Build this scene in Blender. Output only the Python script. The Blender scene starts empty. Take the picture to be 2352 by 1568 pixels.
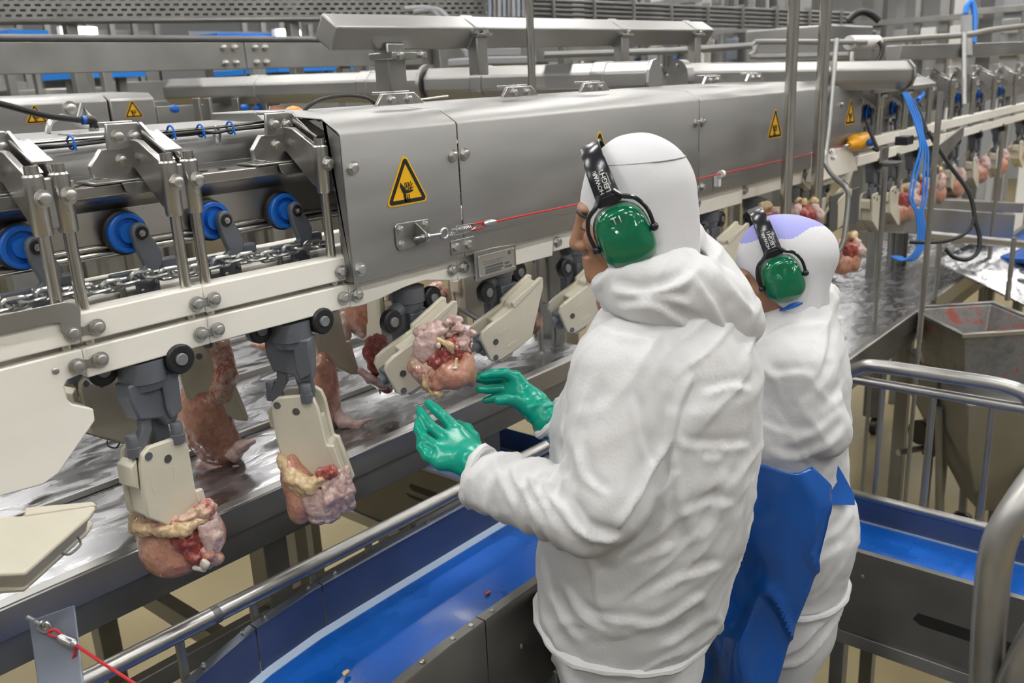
import bpy, bmesh, math, random
import numpy as np
from mathutils import Vector, Matrix
random.seed(4); rng = np.random.default_rng(7)
SC = bpy.context.scene
COL = SC.collection
PI = math.pi
# ---------------------------------------------------------------- camera
FPX = 2041.0
def basis(yaw, pitch, roll):
    h = Vector((math.sin(yaw), math.cos(yaw), 0)); r = Vector((math.cos(yaw), -math.sin(yaw), 0)); u = Vector((0, 0, 1))
    f = h*math.cos(pitch)-u*math.sin(pitch); up = u*math.cos(pitch)+h*math.sin(pitch)
    return r*math.cos(roll)+up*math.sin(roll), up*math.cos(roll)-r*math.sin(roll), f
CR, CU, CF = basis(math.radians(49.5), math.radians(16.3), math.radians(-2.7))
CAM = Vector((0, 0, 2.3))
cam = bpy.data.cameras.new('camera'); camo = bpy.data.objects.new('camera', cam); COL.objects.link(camo)
camo.matrix_world = Matrix(((CR.x, CU.x, -CF.x, CAM.x), (CR.y, CU.y, -CF.y, CAM.y), (CR.z, CU.z, -CF.z, CAM.z), (0, 0, 0, 1)))
cam.sensor_width = 36; cam.lens = FPX/2352*36; cam.clip_start = .02; cam.clip_end = 100
cam.dof.use_dof = True; cam.dof.focus_distance = 1.72; cam.dof.aperture_fstop = 5.6
SC.camera = camo
# ---------------------------------------------------------------- light and exposure
SC.view_settings.view_transform = 'Standard'; SC.view_settings.look = 'None'
SC.cycles.max_bounces = 6; SC.cycles.diffuse_bounces = 3; SC.cycles.glossy_bounces = 4; SC.cycles.transmission_bounces = 2; SC.cycles.caustics_reflective = False; SC.cycles.caustics_refractive = False
SC.view_settings.exposure = 0.0; SC.view_settings.gamma = 1.0; SC.view_settings.use_curve_mapping = False
LAMP = 43.0          # emission of every ceiling luminaire in the hall
W = bpy.data.worlds.new('world'); SC.world = W; W.use_nodes = True
W.node_tree.nodes['Background'].inputs[0].default_value = (.75, .78, .8, 1)
W.node_tree.nodes['Background'].inputs[1].default_value = .25

# ---------------------------------------------------------------- measuring: pixel of the photograph -> point of the place
def ray(x, y): return CR*((x-1176)/FPX)-CU*((y-784)/FPX)+CF
def at(x, y, X=None, Y=None, Z=None, d=None):
    q = ray(x, y)
    if d is None:
        d = (X-CAM.x)/q.x if X is not None else (Y-CAM.y)/q.y if Y is not None else (Z-CAM.z)/q.z
    return CAM+q*d
# ---------------------------------------------------------------- materials
def mat(name, base, rough=.5, metal=0., bump=0., bscale=60., var=0., vscale=4., stretch=(1, 1, 1), spec=.5, sss=0., coat=0., rvar=0., emit=None):
    m = bpy.data.materials.new(name); m.use_nodes = True
    nt = m.node_tree; b = nt.nodes['Principled BSDF']
    b.inputs['Base Color'].default_value = (*base, 1); b.inputs['Roughness'].default_value = rough
    b.inputs['Metallic'].default_value = metal; b.inputs['Specular IOR Level'].default_value = spec
    if coat: b.inputs['Coat Weight'].default_value = coat; b.inputs['Coat Roughness'].default_value = .05
    if sss:
        b.inputs['Subsurface Weight'].default_value = sss; b.inputs['Subsurface Radius'].default_value = (.01, .006, .004)
        b.inputs['Subsurface Scale'].default_value = .5
    if emit: b.inputs['Emission Color'].default_value = (*emit[0], 1); b.inputs['Emission Strength'].default_value = emit[1]
    if bump or var or rvar:
        tc = nt.nodes.new('ShaderNodeTexCoord'); mp = nt.nodes.new('ShaderNodeMapping'); mp.inputs['Scale'].default_value = stretch
        nt.links.new(tc.outputs['Object'], mp.inputs['Vector'])
    if var or rvar:
        n = nt.nodes.new('ShaderNodeTexNoise'); n.inputs['Scale'].default_value = vscale; n.inputs['Detail'].default_value = 6
        nt.links.new(mp.outputs[0], n.inputs['Vector'])
        if var:
            r = nt.nodes.new('ShaderNodeValToRGB'); lo = 1-var
            r.color_ramp.elements[0].position = .3; r.color_ramp.elements[1].position = .7
            r.color_ramp.elements[0].color = (*[c*lo for c in base], 1); r.color_ramp.elements[1].color = (*[min(1, c*(1+var*.5)) for c in base], 1)
            nt.links.new(n.outputs['Fac'], r.inputs[0]); nt.links.new(r.outputs[0], b.inputs['Base Color'])
        if rvar:
            mr = nt.nodes.new('ShaderNodeMapRange'); mr.inputs[3].default_value = max(.02, rough-rvar); mr.inputs[4].default_value = rough+rvar
            mr.inputs[1].default_value = .3; mr.inputs[2].default_value = .7
            nt.links.new(n.outputs['Fac'], mr.inputs[0]); nt.links.new(mr.outputs[0], b.inputs['Roughness'])
    if bump:
        n2 = nt.nodes.new('ShaderNodeTexNoise'); n2.inputs['Scale'].default_value = bscale; n2.inputs['Detail'].default_value = 4
        nt.links.new(mp.outputs[0], n2.inputs['Vector'])
        bp = nt.nodes.new('ShaderNodeBump'); bp.inputs['Strength'].default_value = bump; bp.inputs['Distance'].default_value = .002
        nt.links.new(n2.outputs['Fac'], bp.inputs['Height']); nt.links.new(bp.outputs[0], b.inputs['Normal'])
    return m
M = {}
M['cover'] = mat('brushed_sheet', (.36, .355, .345), .42, .9, .03, 300, .10, 3, (1, 1, 5), rvar=.06)
M['steel'] = mat('stainless', (.40, .395, .38), .36, .95, .03, 200, .12, 5, rvar=.08)
M['beam'] = mat('beam_steel', (.42, .40, .37), .30, .95, .02, 150, .15, 3, (.4, 1, 4), rvar=.08)
M['dull'] = mat('dull_steel', (.30, .30, .29), .5, .85, .05, 150, .15, 6, rvar=.08)
M['frame'] = mat('frame_steel', (.21, .205, .19), .45, .85, .04, 150, .2, 5, rvar=.08)
M['dark'] = mat('dark_steel', (.18, .18, .18), .5, .8, .05, 120, .2, 5)
M['cast'] = mat('cast_steel', (.50, .49, .48), .30, 1., .0, 520, .05, 40, rvar=.04)
M['rod'] = mat('rod_steel', (.55, .53, .49), .2, 1., .02, 80, .12, 12, (6, 6, 1))
M['bolt'] = mat('bolt_steel', (.55, .54, .52), .28, 1., .08, 500)
M['zinc'] = mat('zinc', (.55, .56, .56), .28, 1., .05, 300)
M['hdpe'] = mat('white_plastic', (.92, .885, .80), .36, 0, .02, 300, .05, 3, (1, 1, 3))
M['ivory'] = mat('ivory_plastic', (.66, .62, .50), .38, 0, .03, 200, .06, 12)
M['grey'] = mat('grey_plastic', (.115, .125, .145), .42, 0, .05, 260, .1, 15)
M['black'] = mat('black_rubber', (.012, .012, .014), .42, 0, .03, 200)
M['hub'] = mat('grey_hub', (.20, .21, .22), .35, .2)
M['blue'] = mat('blue_plastic', (.01, .13, .55), .35, 0, .02, 100)
M['bluecable'] = mat('blue_hose', (.02, .22, .75), .35)
M['belt'] = mat('blue_belt', (.001, .09, .44), .30, 0, .06, 90, .22, 7, rvar=.16)
M['navy'] = mat('navy_film_steel', (.20, .22, .27), .42, .85, .03, 160, .2, 4)
M['yellow'] = mat('sign_yellow', (.85, .46, .005), .4)
M['ink'] = mat('sign_black', (.01, .01, .01), .45)
M['orange'] = mat('orange_plastic', (.95, .25, .02), .35)
M['amber'] = mat('yellow_housing', (.9, .42, .01), .35)
M['red'] = mat('red_cord', (.5, .02, .03), .4, bump=.2, bscale=900)
M['tie'] = mat('tie_blue', (.01, .15, .6), .4)
M['whitepl'] = mat('white_cap', (.8, .8, .78), .4)
M['pad'] = mat('pad_grey', (.3, .3, .31), .6)
M['floor'] = mat('resin_floor', (.29, .235, .125), .45, 0, .06, 30, .16, 1.4, rvar=.12)
M['wall'] = mat('hall_wall', (.34, .35, .36), .6, 0, .02, 10, .05, 1)
M['ceil'] = mat('hall_ceiling', (.36, .37, .38), .6)
M['lamp'] = mat('luminaire', (1, 1, 1), .5, emit=((1., .985, .96), LAMP))
M['cotton'] = mat('white_padded_cotton', (.66, .66, .665), .85, 0, .35, 170, .03, 6, spec=.25, sss=0)
M['knit'] = mat('white_knit', (.68, .68, .70), .9, 0, .30, 600, .02, 6, spec=.2)
M['lilac'] = mat('lilac_knit', (.36, .37, .74), .9, 0, .3, 600, .05, 9, spec=.2)
M['glove'] = mat('green_rubber', (.0, .31, .215), .26, 0, .12, 90, .1, 20, spec=.4)
M['muff'] = mat('green_shell', (.0, .14, .06), .14, 0, 0, 10, coat=.6)
M['shiny'] = mat('black_gloss_plastic', (.012, .013, .018), .22)
M['printw'] = mat('white_print', (.8, .8, .8), .5)
M['apron'] = mat('blue_vinyl', (.004, .10, .45), .2, 0, .3, 40, .15, 4, coat=.3)
M['skin'] = mat('brown_skin', (.36, .185, .11), .48, 0, .12, 300, .12, 25, sss=.12)
M['lips'] = mat('lips', (.36, .14, .11), .42, 0, .1, 300)
M['hair'] = mat('dark_hair', (.012, .009, .008), .5)
M['boot'] = mat('white_rubber', (.7, .7, .68), .4)
M['plate'] = mat('engraved_plate', (.55, .55, .53), .35, .9)
M['plateink'] = mat('plate_print', (.12, .12, .12), .5, .3)
M['lip'] = mat('belt_edge', (.35, .45, .6), .5)
def wet_table(name):
    m = mat(name, (.50, .50, .52), .22, .95, .0)
    nt = m.node_tree; b = nt.nodes['Principled BSDF']
    tc = nt.nodes.new('ShaderNodeTexCoord'); mp = nt.nodes.new('ShaderNodeMapping'); mp.inputs['Scale'].default_value = (1.6, 3.4, 3)
    n = nt.nodes.new('ShaderNodeTexNoise'); n.inputs['Scale'].default_value = 5; n.inputs['Detail'].default_value = 7; n.inputs['Distortion'].default_value = 1.2
    r = nt.nodes.new('ShaderNodeMapRange'); r.inputs[1].default_value = .35; r.inputs[2].default_value = .7; r.inputs[3].default_value = .10; r.inputs[4].default_value = .45
    bp = nt.nodes.new('ShaderNodeBump'); bp.inputs['Strength'].default_value = .2; bp.inputs['Distance'].default_value = .006
    nt.links.new(tc.outputs['Object'], mp.inputs[0]); nt.links.new(mp.outputs[0], n.inputs['Vector'])
    nt.links.new(n.outputs['Fac'], r.inputs[0]); nt.links.new(r.outputs[0], b.inputs['Roughness'])
    nt.links.new(n.outputs['Fac'], bp.inputs['Height']); nt.links.new(bp.outputs[0], b.inputs['Normal'])
    return m
M['wet'] = wet_table('wet_stainless')
def meat(name, ramp, scale=16, rough=.28):
    m = bpy.data.materials.new(name); m.use_nodes = True; nt = m.node_tree; b = nt.nodes['Principled BSDF']
    tc = nt.nodes.new('ShaderNodeTexCoord'); n = nt.nodes.new('ShaderNodeTexNoise'); n.inputs['Scale'].default_value = scale
    n.inputs['Detail'].default_value = 5; n.inputs['Distortion'].default_value = 1.4
    r = nt.nodes.new('ShaderNodeValToRGB'); e = r.color_ramp.elements
    e[0].position, e[0].color = ramp[0][0], (*ramp[0][1], 1); e[1].position, e[1].color = ramp[-1][0], (*ramp[-1][1], 1)
    for p, c in ramp[1:-1]: q = e.new(p); q.color = (*c, 1)
    n2 = nt.nodes.new('ShaderNodeTexNoise'); n2.inputs['Scale'].default_value = 120; n2.inputs['Detail'].default_value = 3
    bp = nt.nodes.new('ShaderNodeBump'); bp.inputs['Strength'].default_value = .55; bp.inputs['Distance'].default_value = .004
    n3 = nt.nodes.new('ShaderNodeTexNoise'); n3.inputs['Scale'].default_value = scale*3.1; n3.inputs['Detail'].default_value = 6; n3.inputs['Distortion'].default_value = 2.
    mx = nt.nodes.new('ShaderNodeMath'); mx.operation = 'MULTIPLY_ADD'; mx.inputs[1].default_value = .55; ad = nt.nodes.new('ShaderNodeMath'); ad.operation = 'MULTIPLY_ADD'; ad.inputs[1].default_value = .62; ad.inputs[2].default_value = -.085
    nt.links.new(tc.outputs['Object'], n3.inputs['Vector']); nt.links.new(n.outputs['Fac'], ad.inputs[0]); nt.links.new(n3.outputs['Fac'], mx.inputs[0]); nt.links.new(ad.outputs[0], mx.inputs[2])
    for a, c in ((tc.outputs['Object'], n.inputs['Vector']), (tc.outputs['Object'], n2.inputs['Vector']), (mx.outputs[0], r.inputs[0]), (r.outputs[0], b.inputs['Base Color']), (n2.outputs['Fac'], bp.inputs['Height']), (bp.outputs[0], b.inputs['Normal'])): nt.links.new(a, c)
    b.inputs['Roughness'].default_value = rough; b.inputs['Coat Weight'].default_value = .5; b.inputs['Coat Roughness'].default_value = .12
    return m
M['breast'] = meat('raw_breast', [(.25, (.30, .10, .075)), (.42, (.46, .20, .14)), (.58, (.56, .29, .20)), (.7, (.58, .36, .26)), (.82, (.50, .22, .16))], 14)
M['carc'] = meat('raw_carcass', [(.22, (.16, .03, .025)), (.4, (.42, .13, .10)), (.52, (.60, .38, .30)), (.62, (.62, .47, .30)), (.8, (.50, .20, .16))], 26)
M['skinmeat'] = meat('raw_skin', [(.25, (.40, .20, .18)), (.42, (.55, .37, .34)), (.55, (.62, .46, .42)), (.66, (.50, .30, .28)), (.8, (.64, .52, .44))], 24, .33)
M['fat'] = meat('yellow_fat', [(.25, (.50, .30, .16)), (.5, (.64, .48, .27)), (.8, (.68, .42, .33))], 30)
M['gore'] = meat('red_meat', [(.25, (.12, .012, .012)), (.5, (.36, .06, .05)), (.8, (.60, .36, .30))], 34)
M['bone'] = mat('bone', (.72, .66, .58), .35, 0, .1, 100, .15, 60)
# ---------------------------------------------------------------- mesh building
OFF = {}
class MB:
    def __init__(s): s.v = []; s.f = []
    def add(s, vs, fs):
        n = len(s.v); s.v += [tuple(v) for v in vs]; s.f += [tuple(i+n for i in f) for f in fs]; return s
    def bx(s, x0, x1, y0, y1, z0, z1, rot=None):
        vs = [(x, y, z) for z in (z0, z1) for y in (y0, y1) for x in (x0, x1)]
        if rot is not None:
            c = Vector(((x0+x1)/2, (y0+y1)/2, (z0+z1)/2)); vs = [c+rot@(Vector(v)-c) for v in vs]
        return s.add(vs, [(0, 2, 3, 1), (4, 5, 7, 6), (0, 1, 5, 4), (2, 6, 7, 3), (0, 4, 6, 2), (1, 3, 7, 5)])
    def cyl(s, a, b, r, r2=None, n=16):
        a = Vector(a); b = Vector(b); r2 = r if r2 is None else r2
        d = (b-a).normalized(); u = d.orthogonal().normalized(); w = d.cross(u)
        vs = [a+(u*math.cos(2*PI*i/n)+w*math.sin(2*PI*i/n))*r for i in range(n)]+[b+(u*math.cos(2*PI*i/n)+w*math.sin(2*PI*i/n))*r2 for i in range(n)]
        return s.add(vs, [(i, (i+1) % n, n+(i+1) % n, n+i) for i in range(n)]+[tuple(range(n-1, -1, -1)), tuple(range(n, 2*n))])
    def lathe(s, a, axis, prof, n=20, closed=True):
        a = Vector(a); d = Vector(axis).normalized(); u = d.orthogonal().normalized(); w = d.cross(u); vs = []; fs = []
        for t, r in prof: vs += [a+d*t+(u*math.cos(2*PI*i/n)+w*math.sin(2*PI*i/n))*r for i in range(n)]
        k = len(prof)
        for j in range(k-1): fs += [(j*n+i, j*n+(i+1) % n, (j+1)*n+(i+1) % n, (j+1)*n+i) for i in range(n)]
        if closed: fs += [tuple(range(n-1, -1, -1)), tuple(range((k-1)*n, k*n))]
        return s.add(vs, fs)
    def tube(s, pts, r, n=10, closed=False, sub=0):
        pts = [Vector(p) for p in pts]
        if sub: pts = smooth_path(pts, sub, closed)
        m = len(pts); rs = r if isinstance(r, (list, tuple)) else [r]*m
        if len(rs) != m: rs = list(np.interp(np.linspace(0, 1, m), np.linspace(0, 1, len(rs)), rs))
        T = [(pts[(i+1) % m]-pts[i-1] if closed else pts[min(i+1, m-1)]-pts[max(i-1, 0)]).normalized() for i in range(m)]
        u = T[0].orthogonal().normalized(); vs = []
        for i in range(m):
            u = (u-T[i]*u.dot(T[i])); u = u.normalized() if u.length > 1e-6 else T[i].orthogonal().normalized()
            w = T[i].cross(u); vs += [pts[i]+(u*math.cos(2*PI*j/n)+w*math.sin(2*PI*j/n))*rs[i] for j in range(n)]
        fs = [(i*n+j, i*n+(j+1) % n, ((i+1) % m)*n+(j+1) % n, ((i+1) % m)*n+j) for i in range(m if closed else m-1) for j in range(n)]
        if not closed: fs += [tuple(range(n-1, -1, -1)), tuple(range((m-1)*n, m*n))]
        return s.add(vs, fs)
    def prism(s, poly, axis, c0, c1):
        k = {'x': lambda a, b, c: (c, a, b), 'y': lambda a, b, c: (a, c, b), 'z': lambda a, b, c: (a, b, c)}[axis]
        n = len(poly); vs = [k(a, b, c0) for a, b in poly]+[k(a, b, c1) for a, b in poly]
        return s.add(vs, [(i, (i+1) % n, n+(i+1) % n, n+i) for i in range(n)]+[tuple(range(n-1, -1, -1)), tuple(range(n, 2*n))])
    def ell(s, c, r, n=16, k=10, rot=None):
        c = Vector(c); vs = [Vector((0, 0, -1))]; fs = []
        for j in range(1, k):
            p = PI*j/k-PI/2; vs += [Vector((math.cos(p)*math.cos(2*PI*i/n), math.cos(p)*math.sin(2*PI*i/n), math.sin(p))) for i in range(n)]
        vs.append(Vector((0, 0, 1))); L = len(vs)-1
        for i in range(n):
            fs.append((0, 1+(i+1) % n, 1+i)); fs.append((L, L-n+i, L-n+(i+1) % n))
        for j in range(k-2): fs += [(1+j*n+i, 1+j*n+(i+1) % n, 1+(j+1)*n+(i+1) % n, 1+(j+1)*n+i) for i in range(n)]
        r = (r, r, r) if not hasattr(r, '__len__') else r
        vs = [Vector((v.x*r[0], v.y*r[1], v.z*r[2])) for v in vs]
        if rot is not None: vs = [rot@v for v in vs]
        return s.add([c+v for v in vs], fs)
    def xf(s, m): s.v = [tuple(m@Vector(v)) for v in s.v]; return s
    def mesh(s, name, off=Vector(), ang=35):
        me = bpy.data.meshes.new(name); me.from_pydata([(v[0]-off[0], v[1]-off[1], v[2]-off[2]) for v in s.v], [], s.f)
        bm = bmesh.new(); bm.from_mesh(me); bmesh.ops.recalc_face_normals(bm, faces=bm.faces); bm.to_mesh(me); bm.free()
        me.polygons.foreach_set('use_smooth', [True]*len(me.polygons)); me.set_sharp_from_angle(angle=math.radians(ang)); return me
    def build(s, name, m, parent=None, bev=0, ang=35, label=None):
        off = OFF.get(parent.name, Vector()) if parent else Vector()
        o = link(name, s.mesh(name, off, ang), m, parent)
        if bev:
            b = o.modifiers.new('bevel', 'BEVEL'); b.width = bev; b.segments = 2; b.limit_method = 'ANGLE'; b.angle_limit = math.radians(40)
        if label: o['label'] = label
        return o
def smooth_path(p, sub, closed=False):
    out = []; m = len(p)
    for i in range(m if closed else m-1):
        a = p[(i-1) % m] if closed or i else p[0]; b = p[i]; c = p[(i+1) % m]; d = p[(i+2) % m] if closed or i+2 < m else p[-1]
        for k in range(sub):
            t = k/sub; out.append(.5*((2*b)+(c-a)*t+(2*a-5*b+4*c-d)*t*t+(3*b-a-3*c+d)*t**3))
    if not closed: out.append(p[-1])
    return out
def link(name, me, m, parent=None):
    o = bpy.data.objects.new(name, me); COL.objects.link(o)
    if m is not None:
        mm = M[m] if isinstance(m, str) else m
        if not me.materials: me.materials.append(mm)
    if parent: o.parent = parent; OFF[o.name] = OFF.get(parent.name, Vector())
    return o
def tag(o, label, cat, group=None, kind=None):
    o['label'] = label; o['category'] = cat
    if group: o['group'] = group
    if kind: o['kind'] = kind
    return o
def thing(name, label, cat, loc=(0, 0, 0), group=None):
    o = bpy.data.objects.new(name, None); COL.objects.link(o); o.location = loc; o.empty_display_size = .05
    OFF[o.name] = Vector(loc); return tag(o, label, cat, group)
def struct(name, mb, m, label=None, bev=0):
    o = mb.build(name, m, None, bev); o['kind'] = 'structure'
    if label: o['label'] = label
    return o
def copy_tree(o, parent=None):
    c = o.copy(); COL.objects.link(c); c.parent = parent; OFF[c.name] = OFF.get(o.name, Vector())
    for ch in list(o.children): copy_tree(ch, c)
    return c
def dup(o, label, loc=None, rot=None, group=None):
    c = copy_tree(o); c['label'] = label
    if loc is not None: c.location = loc
    if rot is not None: c.rotation_euler = rot
    if group: c['group'] = group
    return c
_bolts = {}
def bolt_mesh(kind):
    if kind in _bolts: return _bolts[kind]
    b = MB()
    if kind == 'hex':      # unit: across corners 1, axis +z
        b.lathe((0, 0, 0), (0, 0, 1), [(0, .68), (.1, .68), (.1, .6), (.14, .6)], 16)
        h = [(.5*math.cos(PI/3*i), .5*math.sin(PI/3*i)) for i in range(6)]
        b.prism(h, 'z', .14, .42); b.lathe((0, 0, .42), (0, 0, 1), [(0, .45), (.06, .34)], 12)
    elif kind == 'nut':
        h = [(.5*math.cos(PI/3*i), .5*math.sin(PI/3*i)) for i in range(6)]
        b.prism(h, 'z', 0, .4); b.cyl((0, 0, 0), (0, 0, .75), .26, n=10)
    else:
        b.lathe((0, 0, 0), (0, 0, 1), [(0, .5), (.16, .48), (.28, .3), (.3, .1)], 14)
    _bolts[kind] = b.mesh('bolt_'+kind); _bolts[kind].materials.append(M['bolt']); return _bolts[kind]
def bolt(parent, p, n=(0, -1, 0), size=.018, kind='hex', name='bolt'):
    o = bpy.data.objects.new(name, bolt_mesh(kind)); COL.objects.link(o)
    q = Vector(n).to_track_quat('Z', 'Y')
    o.matrix_local = Matrix.LocRotScale(Vector(p)-OFF.get(parent.name, Vector()), q, Vector((size,)*3)); o.parent = parent
    return o
# ---------------------------------------------------------------- soft shapes: distance fields meshed on a grid
def noise3(P, seed=0):
    P = np.asarray(P, float); i = np.floor(P).astype(np.int64); f = P-i; f = f*f*f*(f*(f*6-15)+10); out = 0
    for dx in (0, 1):
        for dy in (0, 1):
            for dz in (0, 1):
                h = (i[..., 0]+dx)*374761393+(i[..., 1]+dy)*668265263+(i[..., 2]+dz)*2147483647+seed*974634777
                h = (h ^ (h >> 13))*1274126177; h = ((h ^ (h >> 16)) & 0xffff)/65535.*2-1
                out = out+h*np.where(dx, f[..., 0], 1-f[..., 0])*np.where(dy, f[..., 1], 1-f[..., 1])*np.where(dz, f[..., 2], 1-f[..., 2])
    return out
def smin(a, b, k):
    if k <= 0: return np.minimum(a, b)
    h = np.maximum(k-np.abs(a-b), 0)/k; return np.minimum(a, b)-h*h*k*.25
def smax(a, b, k): return -smin(-a, -b, k)
class SDF:
    def __init__(s, lo, hi, h):
        s.lo = np.array(lo, float); s.h = h; n = np.ceil((np.array(hi)-s.lo)/h).astype(int)+1; s.n = n
        g = np.meshgrid(*[s.lo[i]+h*np.arange(n[i]) for i in range(3)], indexing='ij'); s.P = np.stack(g, -1).astype(np.float32); s.F = np.full(n, 9., np.float32)
    def cone(s, a, b, ra, rb=None):
        a = np.array(a, np.float32); b = np.array(b, np.float32); rb = ra if rb is None else rb
        ab = b-a; t = np.clip(((s.P-a)@ab)/max(ab@ab, 1e-9), 0, 1)
        return np.sqrt(((s.P-a-t[..., None]*ab)**2).sum(-1))-(ra+(rb-ra)*t)
    def ellip(s, c, r, R=None):
        q = s.P-np.array(c, np.float32)
        if R is not None: q = q@np.array(R, np.float32)          # columns of R are the axes
        r = np.array(r, np.float32); k0 = np.sqrt(((q/r)**2).sum(-1)); k1 = np.sqrt(((q/(r*r))**2).sum(-1))+1e-6
        return k0*(k0-1)/k1
    def add(s, d, k=0.): s.F = smin(s.F, d, k); return s
    def cut(s, d, k=0.): s.F = smax(s.F, -d, k); return s
    def chain(s, pts, rs, k=0., kk=.01):
        f = None
        for i in range(len(pts)-1):
            d = s.cone(pts[i], pts[i+1], rs[i], rs[i+1]); f = d if f is None else smin(f, d, kk)
        return s.add(f, k)
    def mesh(s):
        F = s.F; S = F < 0; n = F.shape; cs = tuple(k-1 for k in n); acc = np.zeros((*cs, 3), np.float32); cnt = np.zeros(cs, np.float32)
        for ax in range(3):
            o = [i for i in range(3) if i != ax]
            for da in (0, 1):
                for db in (0, 1):
                    sl0 = [None]*3; sl1 = [None]*3
                    sl0[ax] = slice(0, n[ax]-1); sl1[ax] = slice(1, n[ax])
                    sl0[o[0]] = sl1[o[0]] = slice(da, n[o[0]]-1+da); sl0[o[1]] = sl1[o[1]] = slice(db, n[o[1]]-1+db)
                    f0 = F[tuple(sl0)]; f1 = F[tuple(sl1)]; m = (f0 < 0) != (f1 < 0)
                    t = np.where(m, f0/np.where(m, f0-f1, 1), 0); p = np.zeros((*cs, 3), np.float32)
                    p[..., ax] = t; p[..., o[0]] = da; p[..., o[1]] = db
                    acc += p*m[..., None]; cnt += m
        on = cnt > 0; idx = np.full(cs, -1, np.int64); idx[on] = np.arange(on.sum())
        base = np.stack(np.nonzero(on), -1); V = s.lo+s.h*(base+acc[on]/cnt[on][:, None]); Q = []
        for ax in range(3):
            b, c = (ax+1) % 3, (ax+2) % 3; sl0 = [slice(None)]*3; sl1 = [slice(None)]*3
            sl0[ax] = slice(0, n[ax]-1); sl1[ax] = slice(1, n[ax]); sl0[b] = sl1[b] = slice(1, n[b]-1); sl0[c] = sl1[c] = slice(1, n[c]-1)
            a0 = S[tuple(sl0)]; a1 = S[tuple(sl1)]
            for m, flip in ((a0 & ~a1, False), (~a0 & a1, True)):
                e = np.stack(np.nonzero(m), -1)
                if not len(e): continue
                e[:, b] += 1; e[:, c] += 1; q = []
                for db, dc in ((-1, -1), (0, -1), (0, 0), (-1, 0)):
                    k = e.copy(); k[:, b] += db; k[:, c] += dc; q.append(idx[k[:, 0], k[:, 1], k[:, 2]])
                q = np.stack(q, -1); Q.append(q[:, ::-1] if flip else q)
        return V, np.concatenate(Q)
def vnormals(V, Q):
    n = np.cross(V[Q[:, 2]]-V[Q[:, 0]], V[Q[:, 3]]-V[Q[:, 1]]); N = np.zeros_like(V)
    for k in range(4): np.add.at(N, Q[:, k], n)
    return N/(np.linalg.norm(N, axis=1)[:, None]+1e-9)
def relax(V, Q, it=1, lam=.5):
    for _ in range(it):
        A = np.zeros_like(V); c = np.zeros(len(V))
        for a, b in ((0, 1), (1, 2), (2, 3), (3, 0)):
            np.add.at(A, Q[:, a], V[Q[:, b]]); np.add.at(A, Q[:, b], V[Q[:, a]]); np.add.at(c, Q[:, a], 1); np.add.at(c, Q[:, b], 1)
        V = V+lam*(A/np.maximum(c, 1)[:, None]-V)
    return V
def soft(name, VQ, m, parent=None, label=None):
    V, Q = VQ; off = np.array(OFF.get(parent.name, Vector())) if parent else np.zeros(3)
    me = bpy.data.meshes.new(name); V = np.asarray(V, np.float64)-off
    me.vertices.add(len(V)); me.vertices.foreach_set('co', V.ravel()); me.loops.add(len(Q)*4); me.loops.foreach_set('vertex_index', Q.ravel().astype(np.int32))
    me.polygons.add(len(Q)); me.polygons.foreach_set('loop_start', np.arange(0, len(Q)*4, 4, dtype=np.int32)); me.polygons.foreach_set('loop_total', np.full(len(Q), 4, np.int32))
    me.update(calc_edges=True); me.validate(); me.polygons.foreach_set('use_smooth', [True]*len(me.polygons))
    o = link(name, me, m, parent)
    if label: o['label'] = label
    return o
def text_mesh(body, size, spacing=1.):
    c = bpy.data.curves.new('text', 'FONT'); c.body = body; c.size = size; c.align_x = 'LEFT'; c.space_character = spacing; c.resolution_u = 2
    o = bpy.data.objects.new('text', c); COL.objects.link(o); dg = bpy.context.evaluated_depsgraph_get(); dg.update()
    me = bpy.data.meshes.new_from_object(o.evaluated_get(dg)); v = [tuple(x.co) for x in me.vertices]; f = [tuple(p.vertices) for p in me.polygons]
    bpy.data.objects.remove(o); bpy.data.meshes.remove(me); return v, f
# ---------------------------------------------------------------- the hall
struct('floor', MB().bx(-7, 20, -7, 15, -.1, 0), 'floor', 'beige resin floor of the processing hall')
struct('ceiling', MB().bx(-7, 20, -7, 15, 5.6, 5.7), 'ceil', 'pale panelled ceiling of the hall')
struct('wall_back', MB().bx(-7, 20, 15, 15.1, 0, 5.6), 'wall', 'pale far wall of the hall')
struct('wall_right', MB().bx(20, 20.1, -7, 15, 0, 5.6), 'wall', 'pale end wall of the hall')
struct('wall_left', MB().bx(-7.1, -7, -7, 15, 0, 5.6), 'wall', 'pale wall behind the left of the camera')
struct('wall_front', MB().bx(-7, 20, -7.1, -7, 0, 5.6), 'wall', 'pale wall behind the camera')
lum = thing('ceiling_light', 'long white luminaire hanging from the hall ceiling', 'ceiling light', (0, 0, 0), 'rows of luminaires on the hall ceiling')
MB().prism([(-.16, .09), (.16, .09), (.16, .0), (.135, .0), (.13, .035), (-.13, .035), (-.135, 0), (-.16, 0)], 'x', -.72, .72).build('housing', 'whitepl', lum)
MB().bx(-.7, .7, -.12, .12, .01, .03).build('diffuser', 'lamp', lum)
MB().cyl((-.5, 0, .09), (-.5, 0, .4), .008, n=8).build('hanger', 'dull', lum); MB().cyl((.5, 0, .09), (.5, 0, .4), .008, n=8).build('hanger', 'dull', lum)
spots = [(-4+3.2*i, -4.6+2.5*j) for i in range(7) for j in range(7)]
for i, (x, y) in enumerate(spots):
    o = lum if i == 0 else copy_tree(lum); o.location = (x, y, 5.2)
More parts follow.
